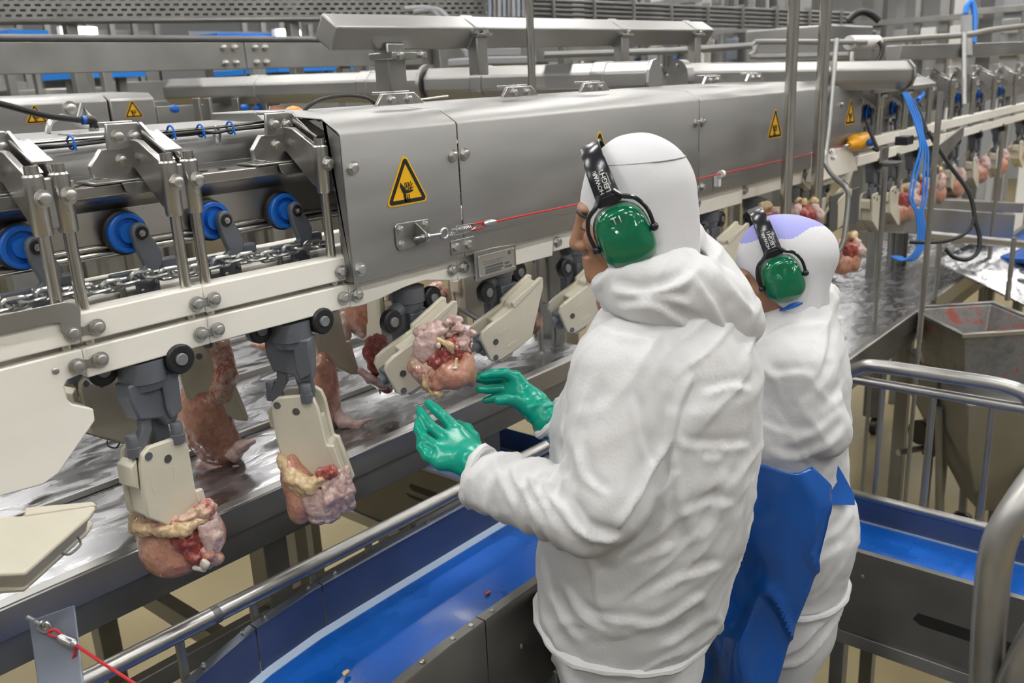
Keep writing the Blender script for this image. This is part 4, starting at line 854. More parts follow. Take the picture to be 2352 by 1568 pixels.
d = (B-A).normalized(); MB().cyl(B-d*.012, B+d*.004, .078, n=28).build('flange', 'cover', tB)
bolt(tB, B-d*.012+Vector((0, -.03, .05)), -d, .024)
tC = thing('guard_tube', 'octagonal grey guard tube with round end plate behind the slim post', 'guard tube', at(1240, 190, d=3.2), 'angular guard tubes above the line')
A, B = at(992, 194, d=3.44), at(1500, 181, d=3.0); poly_tube(tC, 'tube', A, B, .064, 8, 'cover', PI/8)
for k in (.26, .80): strap(tC, A, B, k, .064, 8, PI/8, .15)
d = (B-A).normalized(); MB().cyl(B, B+d*.01, .066, n=10).build('end_plate', 'cover', tC); bolt(tC, B+d*.01+Vector((0, -.02, .04)), d, .012, 'dome')
c = A.lerp(B, .5); MB().bx(c.x-.03, c.x+.05, c.y-.1, c.y-.06, c.z-.12, c.z-.02).build('hanger_plate', 'steel', tC, .004)
tD = thing('guard_tube', 'octagonal grey guard tube behind the two vertical posts', 'guard tube', at(1800, 180, d=3.6), 'angular guard tubes above the line')
A, B = at(1570, 182, d=3.3), at(2072, 172, d=3.75); poly_tube(tD, 'tube', A, B, .062, 8, 'cover', PI/8); d = (B-A).normalized(); MB().cyl(B, B+d*.012, .066, n=10).build('end_plate', 'dull', tD)
MB().cyl(A-d*.03, A, .07, n=20).build('flange', 'cover', tD)
for k in range(5): a = k*1.25; bolt(tD, A-d*.03+Vector((math.sin(a)*.02, -math.sin(a)*.03, math.cos(a)*.05)), -d, .014, 'dome')
# back beam, perforated cable tray
bb = thing('channel_beam', 'long grey channel beam running across the background at the upper left', 'beam', (2.5, 4.0, 2.4))
MB().prism([(4.0, 2.42), (4.0, 2.545), (4.05, 2.545), (4.05, 2.535), (4.01, 2.535), (4.01, 2.43), (4.05, 2.43), (4.05, 2.42)], 'x', .6, 2.735).build('channel', 'dull', bb, .002)
MB().prism([(4.0, 2.42), (4.0, 2.545), (4.05, 2.545), (4.05, 2.535), (4.01, 2.535), (4.01, 2.43), (4.05, 2.43), (4.05, 2.42)], 'x', 2.742, 6.2).build('channel', 'dull', bb, .002)
MB().cyl((.6, 4.02, 2.562), (6.2, 4.02, 2.562), .016, n=12).build('pipe', 'dark', bb)
for x in (2.62, 2.68, 2.80, 2.86):
    for z in (2.448, 2.52): bolt(bb, (x, 4.0, z), size=.03)
for x in (.9, 3.4, 5.5): MB().bx(x-.03, x+.03, 4.02, 4.08, 0, 2.42).build('leg', 'dull', bb, .003)
tr = thing('perforated_tray', 'grey perforated cable tray at the top left', 'cable tray', at(500, 20, d=4.8))
A, B = at(-120, 46, d=4.45), at(1125, 36, d=5.4); d = (B-A).normalized(); nrow, ncol = 9, 60; Ln = (B-A).length; pt = Ln/ncol; ph = .025; fr = MB()
fwd = d.cross(Vector((0, 0, 1))).normalized()*-.004
def slab(p0, p1, z0, z1): fr.add([p0+Vector((0, 0, z0)), p1+Vector((0, 0, z0)), p1+Vector((0, 0, z1)), p0+Vector((0, 0, z1)), p0+fwd+Vector((0, 0, z0)), p1+fwd+Vector((0, 0, z0)), p1+fwd+Vector((0, 0, z1)), p0+fwd+Vector((0, 0, z1))], [(0, 1, 2, 3), (7, 6, 5, 4), (0, 4, 5, 1), (3, 2, 6, 7)])
for r in range(nrow+1): slab(A, B, r*ph, r*ph+.013)
for r in range(nrow):
    for c in range(ncol): o = (c+(.5 if r % 2 else 0))*pt; slab(A+d*o, A+d*(o+pt*.42), r*ph+.013, (r+1)*ph)
fr.build('lattice', 'dull', tr)
MB().tube([A+Vector((0, 0, -.012)), B+Vector((0, 0, -.012))], .014, 8).build('edge_bar', 'dark', tr); MB().tube([A+fwd*45+Vector((0, 0, .10)), B+fwd*45+Vector((0, 0, .10))], .09, 10).build('cable_bundle', 'dark', tr)
for k in (.2, .6, .9): q = A.lerp(B, k); MB().bx(q.x-.03, q.x+.03, q.y+.03, q.y+.09, 0, q.z+.5).build('post', 'dull', tr, .003)
ld = thing('cable_ladder', 'dark ribbed cable duct crossing the upper right background', 'cable duct', at(1500, 35, d=6.))
A, B = at(1225, 24, d=5.6), at(1960, 52, d=6.6); d = (B-A).normalized()
for k in range(5): MB().tube([A+Vector((0, 0, -.05+.028*k)), B+Vector((0, 0, -.05+.028*k))], .013, 8).build('rib', 'dark', ld)
for k in np.linspace(.05, .95, 9): q = A.lerp(B, k); MB().bx(q.x-.01, q.x+.01, q.y-.02, q.y+.03, q.z-.07, q.z+.09).build('stay', 'dull', ld)
for k in (.1, .8): q = A.lerp(B, k); MB().bx(q.x-.03, q.x+.03, q.y+.03, q.y+.09, 0, q.z+.3).build('post', 'dull', ld, .003)
# second line of covers at the left
for (x0, x1, y0, y1, lab, sx, sy) in ((-60, 244, 216, 345, 'pale steel machine cover with warning sign far left behind the hose', 82, 268), (248, 352, 212, 345, 'narrow pale steel machine cover with warning sign behind the hose fitting', 306, 256)):
    t = thing('machine_cover', lab, 'machine cover', at((x0+x1)/2, y1, Y=3.2), 'steel covers of the line behind')
    a = at(x0, y0, Y=3.2); b = at(x1, y1, Y=3.2); bt = at(x1, y0, Y=3.2).z
    MB().prism([(3.2, b.z), (3.2, bt-.02), (3.23, bt), (3.5, bt+.01), (3.5, b.z)], 'x', a.x, at(x1, y0, Y=3.2).x).build('box', 'cover', t, .006)
    s = at(sx, sy, Y=3.2); hazard_sign(t, s.x, s.z, .075, 3.199); px_box('leg', 'dull', x0+90, y1, x0+100, 700, 3.3, .06, t)
pn = thing('fitting_rack', 'grey machine rack with blue fittings behind the orange beacon', 'rack', at(600, 260, Y=3.4))
px_box('panel', 'dull', 360, 245, 780, 300, 3.6, .05, pn)
for x in (455, 480, 545, 575, 640): px_box('upright', 'steel', x, 225, x+16, 300, 3.45, .05, pn)
for x, y in ((398, 250), (560, 248), (590, 250), (608, 262), (640, 250)): q = at(x, y, Y=3.4); MB().lathe(q, (0, -1, 0), [(0, .016), (.02, .016), (.024, .01)], 14).build('fitting', 'blue', pn)
# grey valve box and hoses in the upper middle
vb = thing('valve_box', 'pale grey valve box with white hoses above the middle guard tube', 'valve box', at(1170, 140, d=4.6))
a = at(1075, 152, d=4.6); b = at(1262, 126, d=4.8); MB().bx(a.x, b.x, a.y-.1, a.y+.15, a.z, b.z).build('box', 'pad', vb, .01); MB().bx(a.x+.08, b.x-.08, a.y-.06, a.y+.1, b.z, b.z+.05).build('lid', 'pad', vb, .01)
for k, P in enumerate((((930, 22), (985, 20), (1008, 40), (1035, 80), (1075, 125), (1098, 140)), ((950, 28), (1000, 22), (1030, 45), (1060, 85), (1105, 132)))): MB().tube([at(x, y, d=4.9) for x, y in P], .017, 8, sub=4).build('hose', 'pad', vb)
bu = thing('cable_riser', 'bundle of dark blue-grey cables rising at the top centre', 'cables', at(1180, 40, d=5.2))
for k in range(9): x = 1125+11*k; MB().cyl(at(x, 40, d=5.2), at(x, -160, d=5.2), .012, n=8).build('cable', ('navy', 'dark', 'pad')[k % 3], bu)
MB().bx(*(lambda a, b: (a.x, b.x, a.y-.02, a.y+.05, a.z-.03, a.z))(at(1118, 36, d=5.2), at(1225, 36, d=5.2))).build('clip_bar', 'dull', bu)
# blue belts of other lines far behind
for i, (x0, x1, y, Yd) in enumerate(((20, 112, 80, 7.5), (500, 690, 84, 8.), (170, 335, 176, 6.5), (640, 812, 161, 7.), (1480, 1610, 132, 6.8), (560, 700, 168, 7.6))):
    t = thing('far_conveyor', ('blue belt far behind at the top left edge', 'blue belt far behind above the back beam', 'blue belt far behind under the back beam at the left', 'blue belt far behind under the highest guard tube', 'blue belt far behind right of the slim post', 'blue belt sliver far behind left of the highest guard tube')[i], 'conveyor', at((x0+x1)/2, y, Y=Yd), 'blue belts far in the hall')
    a = at(x0, y+4, Y=Yd); b = at(x1, y-4, Y=Yd); MB().bx(a.x, b.x, Yd, Yd+.5, a.z, a.z+.05).build('belt', 'bluecable', t); MB().bx(a.x, b.x, Yd+.5, Yd+.53, a.z-.05, a.z+.1).build('side', 'dull', t)
    for k in (.15, .85): x = a.x+(b.x-a.x)*k; MB().bx(x-.03, x+.03, Yd+.2, Yd+.26, 0, a.z).build('leg', 'dull', t)
for i, (x, y) in enumerate(((185, 72), (665, 76))):
    t = thing('task_light', ('bright white task light far behind at the upper left', 'bright white task light far behind left of the highest guard tube')[i], 'lamp', at(x, y, Y=7.9))
    q = at(x, y, Y=7.9); MB().bx(q.x-.13, q.x+.13, 7.88, 7.92, q.z-.018, q.z+.018).build('tube', 'lamp', t, .01); MB().bx(q.x-.16, q.x+.16, 7.92, 7.98, q.z-.03, q.z+.04).build('housing', 'whitepl', t); MB().cyl((q.x, 7.95, q.z), (q.x, 7.95, 5.6), .015, n=8).build('hanger', 'dull', t)
# tall machines and frames closing the view
rr = random.Random(3)
tones = ('dull', 'steel', 'cover', 'dark', 'pad', 'wall')
names = ['left', 'right']
for i in range(16):
    x = 1.0+i*1.15; Yd = 9.2+rr.random()*2.2; h = 2.7+rr.random()*1.6; w = .75+rr.random()*.35
    t = thing('processing_machine', 'tall steel processing machine far behind, number %s from the left' % ('one two three four five six seven eight nine ten eleven twelve thirteen fourteen fifteen sixteen'.split()[i]), 'machine', (x, Yd, 0), 'tall machines at the back of the hall')
    MB().bx(x-w/2, x+w/2, Yd, Yd+.9, 0, h*.72).build('cabinet', tones[rr.randrange(4)], t, .01)
    for k in range(4): xx = x-w/2+w*k/3; MB().bx(xx-.03, xx+.03, Yd-.06, Yd, 0, h).build('upright', tones[rr.randrange(3)], t, .004)
    for k in range(3): z = h*(.55+.2*k); MB().bx(x-w/2, x+w/2, Yd-.05, Yd-.02, z-.04, z+.04).build('cross_rail', tones[rr.randrange(4)], t, .004)
    for k in range(3): xx = x-w/2+w*(k+.5)/3; z = h*.62; MB().bx(xx-.09, xx+.09, Yd-.04, Yd-.01, z-.16, z+.1).build('panel', tones[rr.randrange(6)], t, .006)
    q = MB().bx(x-w/2-.1, x+w/2+.1, Yd-.5, Yd-.2, 2.05+.2*rr.random(), 2.3+.25*rr.random()).build('hopper', tones[rr.randrange(4)], t, .01)
    MB().bx(x-.06, x+.06, Yd-.4, Yd-.3, 0, 2.1).build('hopper_leg', 'dull', t)
for i in range(7):
    x = 1.5+i*1.5; Yd = 5.6+.35*(i % 3); t = thing('overhead_line', 'overhead conveyor section in the middle distance, %s along from the left' % ('first second third fourth fifth sixth seventh'.split()[i]), 'overhead conveyor', (x, Yd, 0), 'overhead lines in the middle distance')
    MB().bx(x, x+1.42, Yd, Yd+.06, 2.14+.04*(i % 2), 2.24+.04*(i % 2)).build('rail', 'dull', t, .004); MB().bx(x, x+1.42, Yd+.1, Yd+.4, 1.75, 2.0).build('housing', tones[i % 4], t, .01)
    for k in range(5): MB().cyl((x+.1+.3*k, Yd+.02, 1.7), (x+.1+.3*k, Yd+.02, 2.2), .014, n=8).build('hanger', 'grey', t)
    for k in (0.1, 1.3): MB().bx(x+k-.03, x+k+.03, Yd+.2, Yd+.26, 0, 2.6).build('post', 'dull', t, .003)
for i in range(5):
    x = 1.0+i*1.6; Yd = 10.2+.9*(i % 2); t = thing('rack_frame', 'tall rack of pale and dark uprights in the far right, %s from the right' % ('first second third fourth fifth sixth'.split()[i]), 'rack', (Yd, x, 0), 'tall racks far at the right')
    for k in range(7):
        xx = x+.21*k+rr.uniform(-.05, .05); w = rr.choice((.02, .03, .05, .08)); MB().bx(Yd+rr.uniform(-.1, .1), Yd+.12, xx-w, xx+w, 0, 3.9).build('upright', rr.choice(('steel', 'whitepl', 'dark', 'cover', 'wall', 'dull')), t, .004)
    for z in (2.35, 2.75, 3.2): MB().bx(Yd-.14, Yd-.1, x-.05, x+1.45, z-.03, z+.03).build('rail', rr.choice(('steel', 'dark', 'dull')), t, .004)
    for k in range(4): xx = x+.3*k+.1; MB().bx(Yd-.2, Yd-.14, xx, xx+.16, 2.42+.1*(k % 2), 2.66).build('box', rr.choice(('whitepl', 'pad', 'navy', 'cover')), t, .008)
# vertical posts in front of the covers
for i, (xa, ya, xb, yb, Yp, r, lab) in enumerate(((1217, 5, 1222, 240, 1.68, .0115, 'slim steel post rising behind the long cover'), (1825, 5, 1803, 480, 1.27, .0195, 'thick vertical steel post left of the pair before the far cover'), (1900, 5, 1870, 500, 1.27, .0215, 'thick vertical steel post right of the pair before the far cover'))):
    t = thing('steel_post', lab, 'post', (at(xa, ya, Y=Yp).x, Yp, 1.2)); x = at((xa+xb)/2, (ya+yb)/2, Y=Yp).x
    MB().cyl((x, Yp, 1.2 if i else 2.1), (x, Yp, 4.2), r, n=20).build('tube', 'rod', t); MB().cyl((x, Yp, 4.2), (x, Yp, 4.22), r*2.2).build('flange', 'steel', t)
    MB().cyl((x, Yp, 4.22), (x, Yp, 5.6), r*.8).build('hanger', 'steel', t); MB().cyl((x, Yp, 1.2 if i else 2.1), (x, Yp, 1.21 if i else 2.11), r*1.5).build('foot', 'steel', t)
bt = thing('bent_tube', 'thin bent steel tube right of the two vertical posts', 'tube', at(1910, 360, d=3.4))
MB().tube([at(x, y, d=q) for x, y, q in ((1922, 90, 3.55), (1912, 200, 3.5), (1903, 300, 3.45), (1895, 362, 3.42), (1900, 385, 3.4), (1922, 412, 3.35), (1944, 432, 3.3), (1948, 460, 3.3), (1942, 520, 3.3), (1934, 562, 3.3), (1915, 590, 3.3))], .0095, 10, sub=5).build('tube', 'dull', bt)
for x, y in ((1890, 350), (1910, 348), (1914, 362)): bolt(bt, at(x, y, d=3.4), -CF, .024, 'nut', 'nut')
hl = thing('handrail_loop', 'bent steel handrail loop crossing behind the two vertical posts', 'handrail', at(1850, 115, d=3.9))
MB().tube([at(x, y, d=q) for x, y, q in ((1948, 126, 3.7), (1740, 130, 3.8), (1733, 120, 3.8), (1738, 102, 3.8), (1755, 96, 3.8), (1990, 97, 3.9))], .012, 10, sub=4).build('loop', 'dull', hl)
MB().tube([at(x, y, d=4.2) for x, y in ((1250, 126), (1540, 117), (1735, 104))], .016, 10).build('bar', 'dull', hl)
MB().tube([at(x, y, d=q) for x, y, q in ((1950, 98, 3.9), (1975, 97, 3.95), (2015, 97, 4.0))], .03, 14).build('end_fitting', 'whitepl', hl)
MB().tube([at(x, y, d=q) for x, y, q in ((1990, 97, 4.0), (2100, 88, 4.3), (2220, 80, 4.6), (2270, 70, 4.7), (2352, 60, 4.9), (2420, 55, 5.))], .015, 10, sub=3).build('bar', 'dull', hl)
for x, y0, y1 in ((1957, 120, 185), (2215, 75, 240)): MB().cyl(at(x, y0, d=4.2), at(x, y1, d=4.2), .012, n=10).build('upright', 'steel', hl)
MB().tube([at(x, y, d=3.95) for x, y in ((2018, 95), (2026, 112), (2015, 140), (1985, 165), (1968, 172))], .009, 8, sub=4).build('cable', 'black', hl)
cbx = thing('control_cabinet', 'grey steel cabinet with dark flank at the upper right', 'cabinet', at(2010, 120, d=5.))
a = at(1905, 118, d=4.9); b = at(2112, 52, d=5.2); MB().bx(a.x, b.x, a.y-.0, a.y+.5, a.z-.05, b.z).build('body', 'cover', cbx, .01); MB().bx(b.x, b.x+.12, a.y+.02, a.y+.5, a.z, b.z-.02).build('flank', 'dark', cbx, .01)
MB().bx(a.x, b.x, a.y+.3, a.y+.45, 0, a.z-.05).build('plinth', 'dull', cbx)
MB().tube([at(x, y, d=5.0) for x, y in ((1948, 48), (1965, 32), (1985, 27), (2005, 35), (2020, 48))], .02, 10, sub=4).build('hose', 'black', cbx)
rb = thing('steel_beam', 'wide steel beam crossing at the right above the far brackets', 'beam', at(2220, 120, d=5.))
A, B = at(2070, 122, d=4.6), at(2420, 108, d=5.8); MB().add([A+Vector((0, 0, z))+Vector((0, y, 0)) for y in (0, .08) for z in (-.035, .04)]+[B+Vector((0, 0, z))+Vector((0, y, 0)) for y in (0, .08) for z in (-.035, .04)], [(0, 1, 5, 4), (2, 6, 7, 3), (1, 3, 7, 5), (0, 4, 6, 2), (0, 2, 3, 1), (4, 5, 7, 6)]).build('beam', 'cover', rb, .004)
MB().bx(A.x+.3, A.x+.38, A.y+.0, A.y+.08, 1.183, A.z-.04).build('post', 'dull', rb)
bh = thing('blue_hose', 'blue hose hooking over at the top right', 'hose', at(2225, 60, d=5.))
MB().tube([at(x, y, d=5.) for x, y in ((2218, 32), (2222, 12), (2232, 6), (2238, 25), (2238, 60), (2236, 98))], .016, 10, sub=4).build('hose', 'bluecable', bh); MB().cyl(at(2220, 38, d=5.), at(2220, 130, d=5.), .03, n=12).build('stand', 'wall', bh)
# ---------------------------------------------------------------- the line running on at the right
src = [o for o in bpy.data.objects if o.name.startswith('rail_bracket') and o.parent is None]
xs = [4.32, 4.70, 5.10, 5.52, 5.98, 6.5, 7.1, 7.8, 8.6]
words_ = 'first second third fourth fifth sixth seventh eighth ninth'.split()
for i, x in enumerate(xs): dup(src[0], '%s cast rail bracket beyond the end of the far cover' % words_[i], (x, 1.405, 1.9), group='brackets of the line beyond the covers')
fb = thing('far_beam', 'steel beam of the line beyond the covers at the right', 'beam', (5, 1.55, 2.03)); MB().bx(4.2, 9.6, 1.52, 1.62, 2.03, 2.165).build('beam', 'beam', fb, .003)
for x in (4.9, 6.3): MB().bx(x-.03, x+.03, 1.55, 1.6, 1.182, 2.03).build('post', 'dull', fb)
for x in (7.7, 9.0): MB().bx(x-.03, x+.03, 1.55, 1.6, 0, 2.03).build('post', 'dull', fb)
for i, (x0, x1) in enumerate(((4.02, 4.55), (4.56, 4.95), (4.96, 5.4), (5.41, 6.2), (6.21, 7.4), (7.41, 9.5))):
    rail('upper white rail bar beyond the covers, %s piece' % words_[i], [(x0, 1.938), (x1, 1.938), (x1, 1.984), (x0, 1.984)]); rail('lower white rail bar beyond the covers, %s piece' % words_[i], [(x0, 1.87), (x1, 1.87), (x1, 1.915), (x0, 1.915)])
cn = thing('canopy_plate', 'bent grey canopy plate at the end of the far cover', 'steel plate', (4.2, 1.38, 2.2)); a = at(1992, 198, Y=1.36); b = at(2135, 196, Y=1.36)
MB().prism([(1.33, 2.18), (1.33, 2.195), (1.37, 2.225), (1.5, 2.235), (1.5, 2.225), (1.375, 2.213), (1.345, 2.192), (1.345, 2.18)], 'x', a.x, b.x).build('plate', 'cover', cn)
ept = thing('end_plate', 'white block with dark grey plate below the end of the far cover', 'end plate', at(1940, 470, Y=1.33))
a = at(1872, 420, Y=1.34); b = at(1972, 360, Y=1.34); MB().prism([(a.x, a.z), (a.x, b.z+.06), (b.x-.1, b.z+.05), (b.x, b.z-.05), (b.x, a.z+.0)], 'y', 1.34, 1.38).build('block', 'hdpe', ept, .003)
a = at(1905, 535, Y=1.33); b = at(1976, 428, Y=1.33); MB().bx(a.x, b.x, 1.33, 1.338, a.z, b.z).build('plate', 'dark', ept, .002)
tsrc = [o for o in bpy.data.objects if o.name.startswith('wheel_trolley') and o.parent is None][0]
for i, x in enumerate((4.15, 4.5, 4.88, 5.25, 5.7, 6.1, 6.6, 7.2)): dup(tsrc, '%s blue wheel trolley beyond the covers' % words_[i], (x, 1.50, 1.97), group='trolleys beyond the covers')
csrc = [o for o in bpy.data.objects if o.name.startswith('hanging_carrier') and o.parent is None][1]
for i, x in enumerate((4.35, 4.62, 4.95, 5.3, 5.7, 6.2, 6.8, 7.5)): dup(csrc, '%s hanging carrier beyond the covers' % words_[i], (x, 1.43, 1.86), (0, 0, .9), 'carriers beyond the covers')
gsrc = [o for o in bpy.data.objects if o.name.startswith('chicken_piece') and o.parent is None][-1]
for i, (x, z) in enumerate(((4.78, 1.60), (5.02, 1.62), (5.4, 1.62), (5.75, 1.61), (6.3, 1.63), (6.9, 1.62), (7.6, 1.63))):
    c = dup(gsrc, '%s raw chicken piece beyond the covers' % words_[i], (x, 1.42, z), (0, 0, .6*i), 'raw chicken pieces beyond the covers'); c.scale = (1.25,)*3
# cables hanging at the right
cb = thing('cable_bundle', 'bundle of bright blue cables hanging in front of the far brackets', 'cables', at(2110, 400, d=3.6))
for k in range(4):
    o = (k-1.5)*6
    MB().tube([at(x+o*f, y, d=3.7+.01*k) for x, y, f in ((2078, 212, .6), (2090, 235, .8), (2105, 270, .9), (2115, 310, .6), (2122, 345, 1), (2110+(8 if k > 1 else 0), 400, 1.4), (2100+(16 if k > 1 else 0), 455, 1.2), (2112, 490, .8), (2117, 535, .9), (2110, 575, .8), (2085, 598, 1.2), (2055, 588, 1))], .0048, 8, sub=4).build('cable', 'bluecable', cb)
for k in range(2):
    MB().tube([at(x+4*k, y, d=3.75) for x, y in ((2068, 215), (2098, 240), (2120, 290), (2128, 320))], .009, 8, sub=4).build('cable', 'black', cb)
MB().tube([at(x, y, d=3.7) for x, y in ((2110, 228), (2120, 218), (2118, 212))], .008, 8, sub=3).build('cable', 'bluecable', cb)
bc = thing('black_cable', 'black cable sagging in a loop at the right edge of the far line', 'cable', at(2200, 450, d=3.6))
MB().tube([at(x, y, d=3.5) for x, y in ((2132, 302), (2155, 340), (2185, 385), (2215, 425), (2232, 460), (2240, 505), (2250, 545), (2245, 580), (2220, 596), (2190, 590), (2172, 572))], .0085, 8, sub=4).build('cable', 'black', bc)
MB().tube([at(x, y, d=3.5) for x, y in ((2238, 500), (2228, 525), (2200, 545), (2150, 556), (2090, 556))], .0075, 8, sub=4).build('cable', 'black', bc)
MB().tube([at(x, y, d=3.6) for x, y in ((1990, 275), (1998, 300), (2010, 330), (2016, 345), (2004, 340))], .008, 8, sub=4).build('cable', 'black', bc)
bk = thing('sensor_bracket', 'bent steel bracket with black sensor below the far rails', 'bracket', at(2060, 345, d=3.7))
a = at(2013, 372, d=3.75); b = at(2075, 335, d=3.75); MB().bx(a.x, b.x, a.y-.02, a.y-.01, a.z, b.z).build('plate', 'steel', bk, .002); MB().bx(a.x, b.x, a.y-.08, a.y-.01, a.z-.006, a.z).build('shelf', 'steel', bk, .002)
c = at(2075, 322, d=3.7); MB().bx(c.x-.05, c.x+.04, c.y-.03, c.y+.02, c.z-.018, c.z+.018).build('sensor', 'black', bk, .004)
a = at(2142, 340, d=4.2); MB().prism([(a.x, a.z), (a.x+.5, a.z+.07), (a.x+.5, a.z+.02), (a.x+.1, a.z-.1)], 'y', a.y-.01, a.y).build('side_plate', 'steel', bk, .002)
# thin uprights at the right
for i, (x, y0, y1, q) in enumerate(((2140, 210, 690, 3.4), (2025, 380, 640, 3.7), (2290, 300, 560, 4.8))):
    t = thing('thin_upright', ('thin steel upright beside the blue cables', 'thin steel upright left of the blue cables', 'thin steel upright near the right edge')[i], 'upright', at(x, y1, d=q), 'thin uprights at the right'); p = at(x, (y0+y1)/2, d=q)
    MB().cyl((p.x, p.y, at(x, y1, d=q).z-.2), (p.x, p.y, at(x, y0, d=q).z), .011, n=10).build('rod', 'steel', t); MB().cyl((p.x, p.y, 0.02), (p.x, p.y, .03), .03).build('foot', 'steel', t); MB().cyl((p.x, p.y, .03), (p.x, p.y, at(x, y1, d=q).z-.2), .009, n=8).build('lower_rod', 'dull', t)
# ---------------------------------------------------------------- trays, bin and hopper at the right
rt = thing('side_tray', 'wide wet steel tray receding behind the lilac capped worker', 'tray', (4.2, 1.8, 0))
MB().bx(2.72, 6.4, 1.165, 1.86, 1.17, 1.182).build('top', 'wet', rt); MB().prism([(1.14, 1.12), (1.14, 1.196), (1.145, 1.2), (1.168, 1.2), (1.172, 1.184), (1.165, 1.17), (1.155, 1.12)], 'x', 2.72, 6.4).build('front_lip', 'steel', rt, .002)
MB().bx(2.72, 6.4, 1.158, 1.19, 1.04, 1.17).build('apron', 'dull', rt, .002); MB().bx(2.715, 2.72, 1.14, 1.86, 1.12, 1.2).build('end_lip', 'steel', rt, .001)
for x in (2.9, 4.5, 6.2):
    for y in (1.25, 1.78): MB().bx(x-.03, x+.03, y-.03, y+.03, 0, 1.17).build('leg', 'dull', rt, .003)
fbr = thing('tray_bar', 'long pale steel bar lying across above the wet tray', 'bar', at(2250, 548, d=4.4)); MB().tube([at(2125, 540, d=4.0), at(2400, 566, d=4.6)], .022, 12).build('bar', 'steel', fbr)
for k in (2160, 2330): p = at(k, 545, d=4.2); MB().cyl((p.x, p.y, 1.18), (p.x, p.y, p.z), .012, n=10).build('support', 'steel', fbr)
for i, (x0, y0, x1, y1, q, w) in enumerate(((2110, 468, 2352, 478, 4.9, .03), (2080, 505, 2330, 520, 4.6, .07))):
    t = thing('trough', ('far steel trough above the tray bar', 'near steel trough behind the tray bar')[i], 'trough', at(x0, y0, d=q)); A, B = at(x0, y0, d=q), at(x1, y1, d=q+.6); d = (B-A).normalized(); s = d.cross(Vector((0, 0, 1)))*-1
    V = [p+s*a+Vector((0, 0, b)) for p in (A, B) for a, b in ((0, w), (0, -w), (.3, -w*1.3), (.3, w))]; MB().add(V, [(0, 1, 5, 4), (1, 2, 6, 5), (2, 3, 7, 6), (0, 4, 7, 3), (0, 3, 2, 1), (4, 5, 6, 7)]).build('body', 'steel', t, .004)
    MB().cyl((A+s*.15).to_tuple()[:2]+(1.18,), A+s*.15+Vector((0, 0, -w)), .02, n=10).build('leg', 'dull', t); MB().cyl((B+s*.15).to_tuple()[:2]+(0,), B+s*.15+Vector((0, 0, -w)), .02, n=10).build('leg', 'dull', t)
bb2 = thing('far_belt', 'blue belt end at the right edge above the bin', 'conveyor', at(2330, 575, d=5.)); a = at(2270, 588, d=5.0); MB().bx(a.x, a.x+1.2, a.y-.5, a.y, a.z-.03, a.z).build('belt', 'belt', bb2, .01); MB().bx(a.x-.02, a.x+1.2, a.y, a.y+.03, a.z-.08, a.z+.02).build('side', 'steel', bb2); MB().bx(a.x+.3, a.x+.36, a.y-.3, a.y-.24, 0, a.z-.03).build('leg', 'dull', bb2)
bn = thing('waste_bin', 'open steel waste bin with red stains at the right', 'bin', at(2230, 840, d=3.9))
def rings(P, m, name, t, bev=.006, caps=True):
    V = []; F = []; n = len(P[0])
    for r in P: V += r
    for j in range(len(P)-1): F += [(j*n+i, j*n+(i+1) % n, (j+1)*n+(i+1) % n, (j+1)*n+i) for i in range(n)]
    if caps: F += [tuple(range(n-1, -1, -1)), tuple(range((len(P)-1)*n, len(P)*n))]
    return MB().add(V, F).build(name, m, t, bev)
def quad(c, a, b, z, yaw=.2): return [Vector((c.x+math.cos(yaw)*sx*a-math.sin(yaw)*sy*b, c.y+math.sin(yaw)*sx*a+math.cos(yaw)*sy*b, z)) for sx, sy in ((-1, -1), (1, -1), (1, 1), (-1, 1))]
M['stain'] = meat('stained_steel', [(.3, (.13, .13, .125)), (.55, (.24, .235, .23)), (.66, (.40, .09, .07)), (.8, (.16, .16, .155))], 5, .35)
c = at(2245, 762, d=4.0); rings([quad(c, .17, .14, c.z-.20, .75), quad(c, .235, .20, c.z+.06, .75), quad(c, .24, .205, c.z+.065, .75), quad(c, .225, .19, c.z+.06, .75), quad(c, .19, .155, c.z-.07, .75)], 'stain', 'body', bn)
rings([quad(c, .25, .215, c.z+.055, .75), quad(c, .25, .215, c.z+.072, .75), quad(c, .228, .193, c.z+.072, .75), quad(c, .228, .193, c.z+.055, .75), quad(c, .25, .215, c.z+.055, .75)], 'steel', 'rim', bn, .002, False)
for sx in (-1, 1):
    for sy in (-1, 1): MB().cyl((c.x+sx*.15, c.y+sy*.12, 0), (c.x+sx*.15, c.y+sy*.12, c.z-.20), .02, n=10).build('leg', 'dull', bn)
c2 = at(2345, 640, d=4.7); lr = thing('liner_sheet', 'bright reflective steel chute above the waste bin', 'chute', c2); MB().add([c2+Vector(v) for v in ((-.35, -.2, -.1), (.5, -.35, -.1), (.55, .3, .12), (-.3, .35, .12), (-.35, -.2, -.11), (.5, -.35, -.11), (.55, .3, .11), (-.3, .35, .11))], [(0, 1, 2, 3), (7, 6, 5, 4), (0, 4, 5, 1), (1, 5, 6, 2), (2, 6, 7, 3), (3, 7, 4, 0)]).build('sheet', 'wet', lr)
MB().cyl((c2.x, c2.y, 0), c2, .025).build('stand', 'dull', lr)
hp = thing('floor_hopper', 'wheeled steel hopper standing on the beige floor behind the railing', 'hopper', at(2290, 1130, Z=0.))
c = at(2300, 960, d=4.1); rings([quad(c, .10, .10, c.z-.42, .6), quad(c, .38, .3, c.z+.02, .6), quad(c, .40, .32, c.z+.22, .6)], 'dull', 'body', hp)
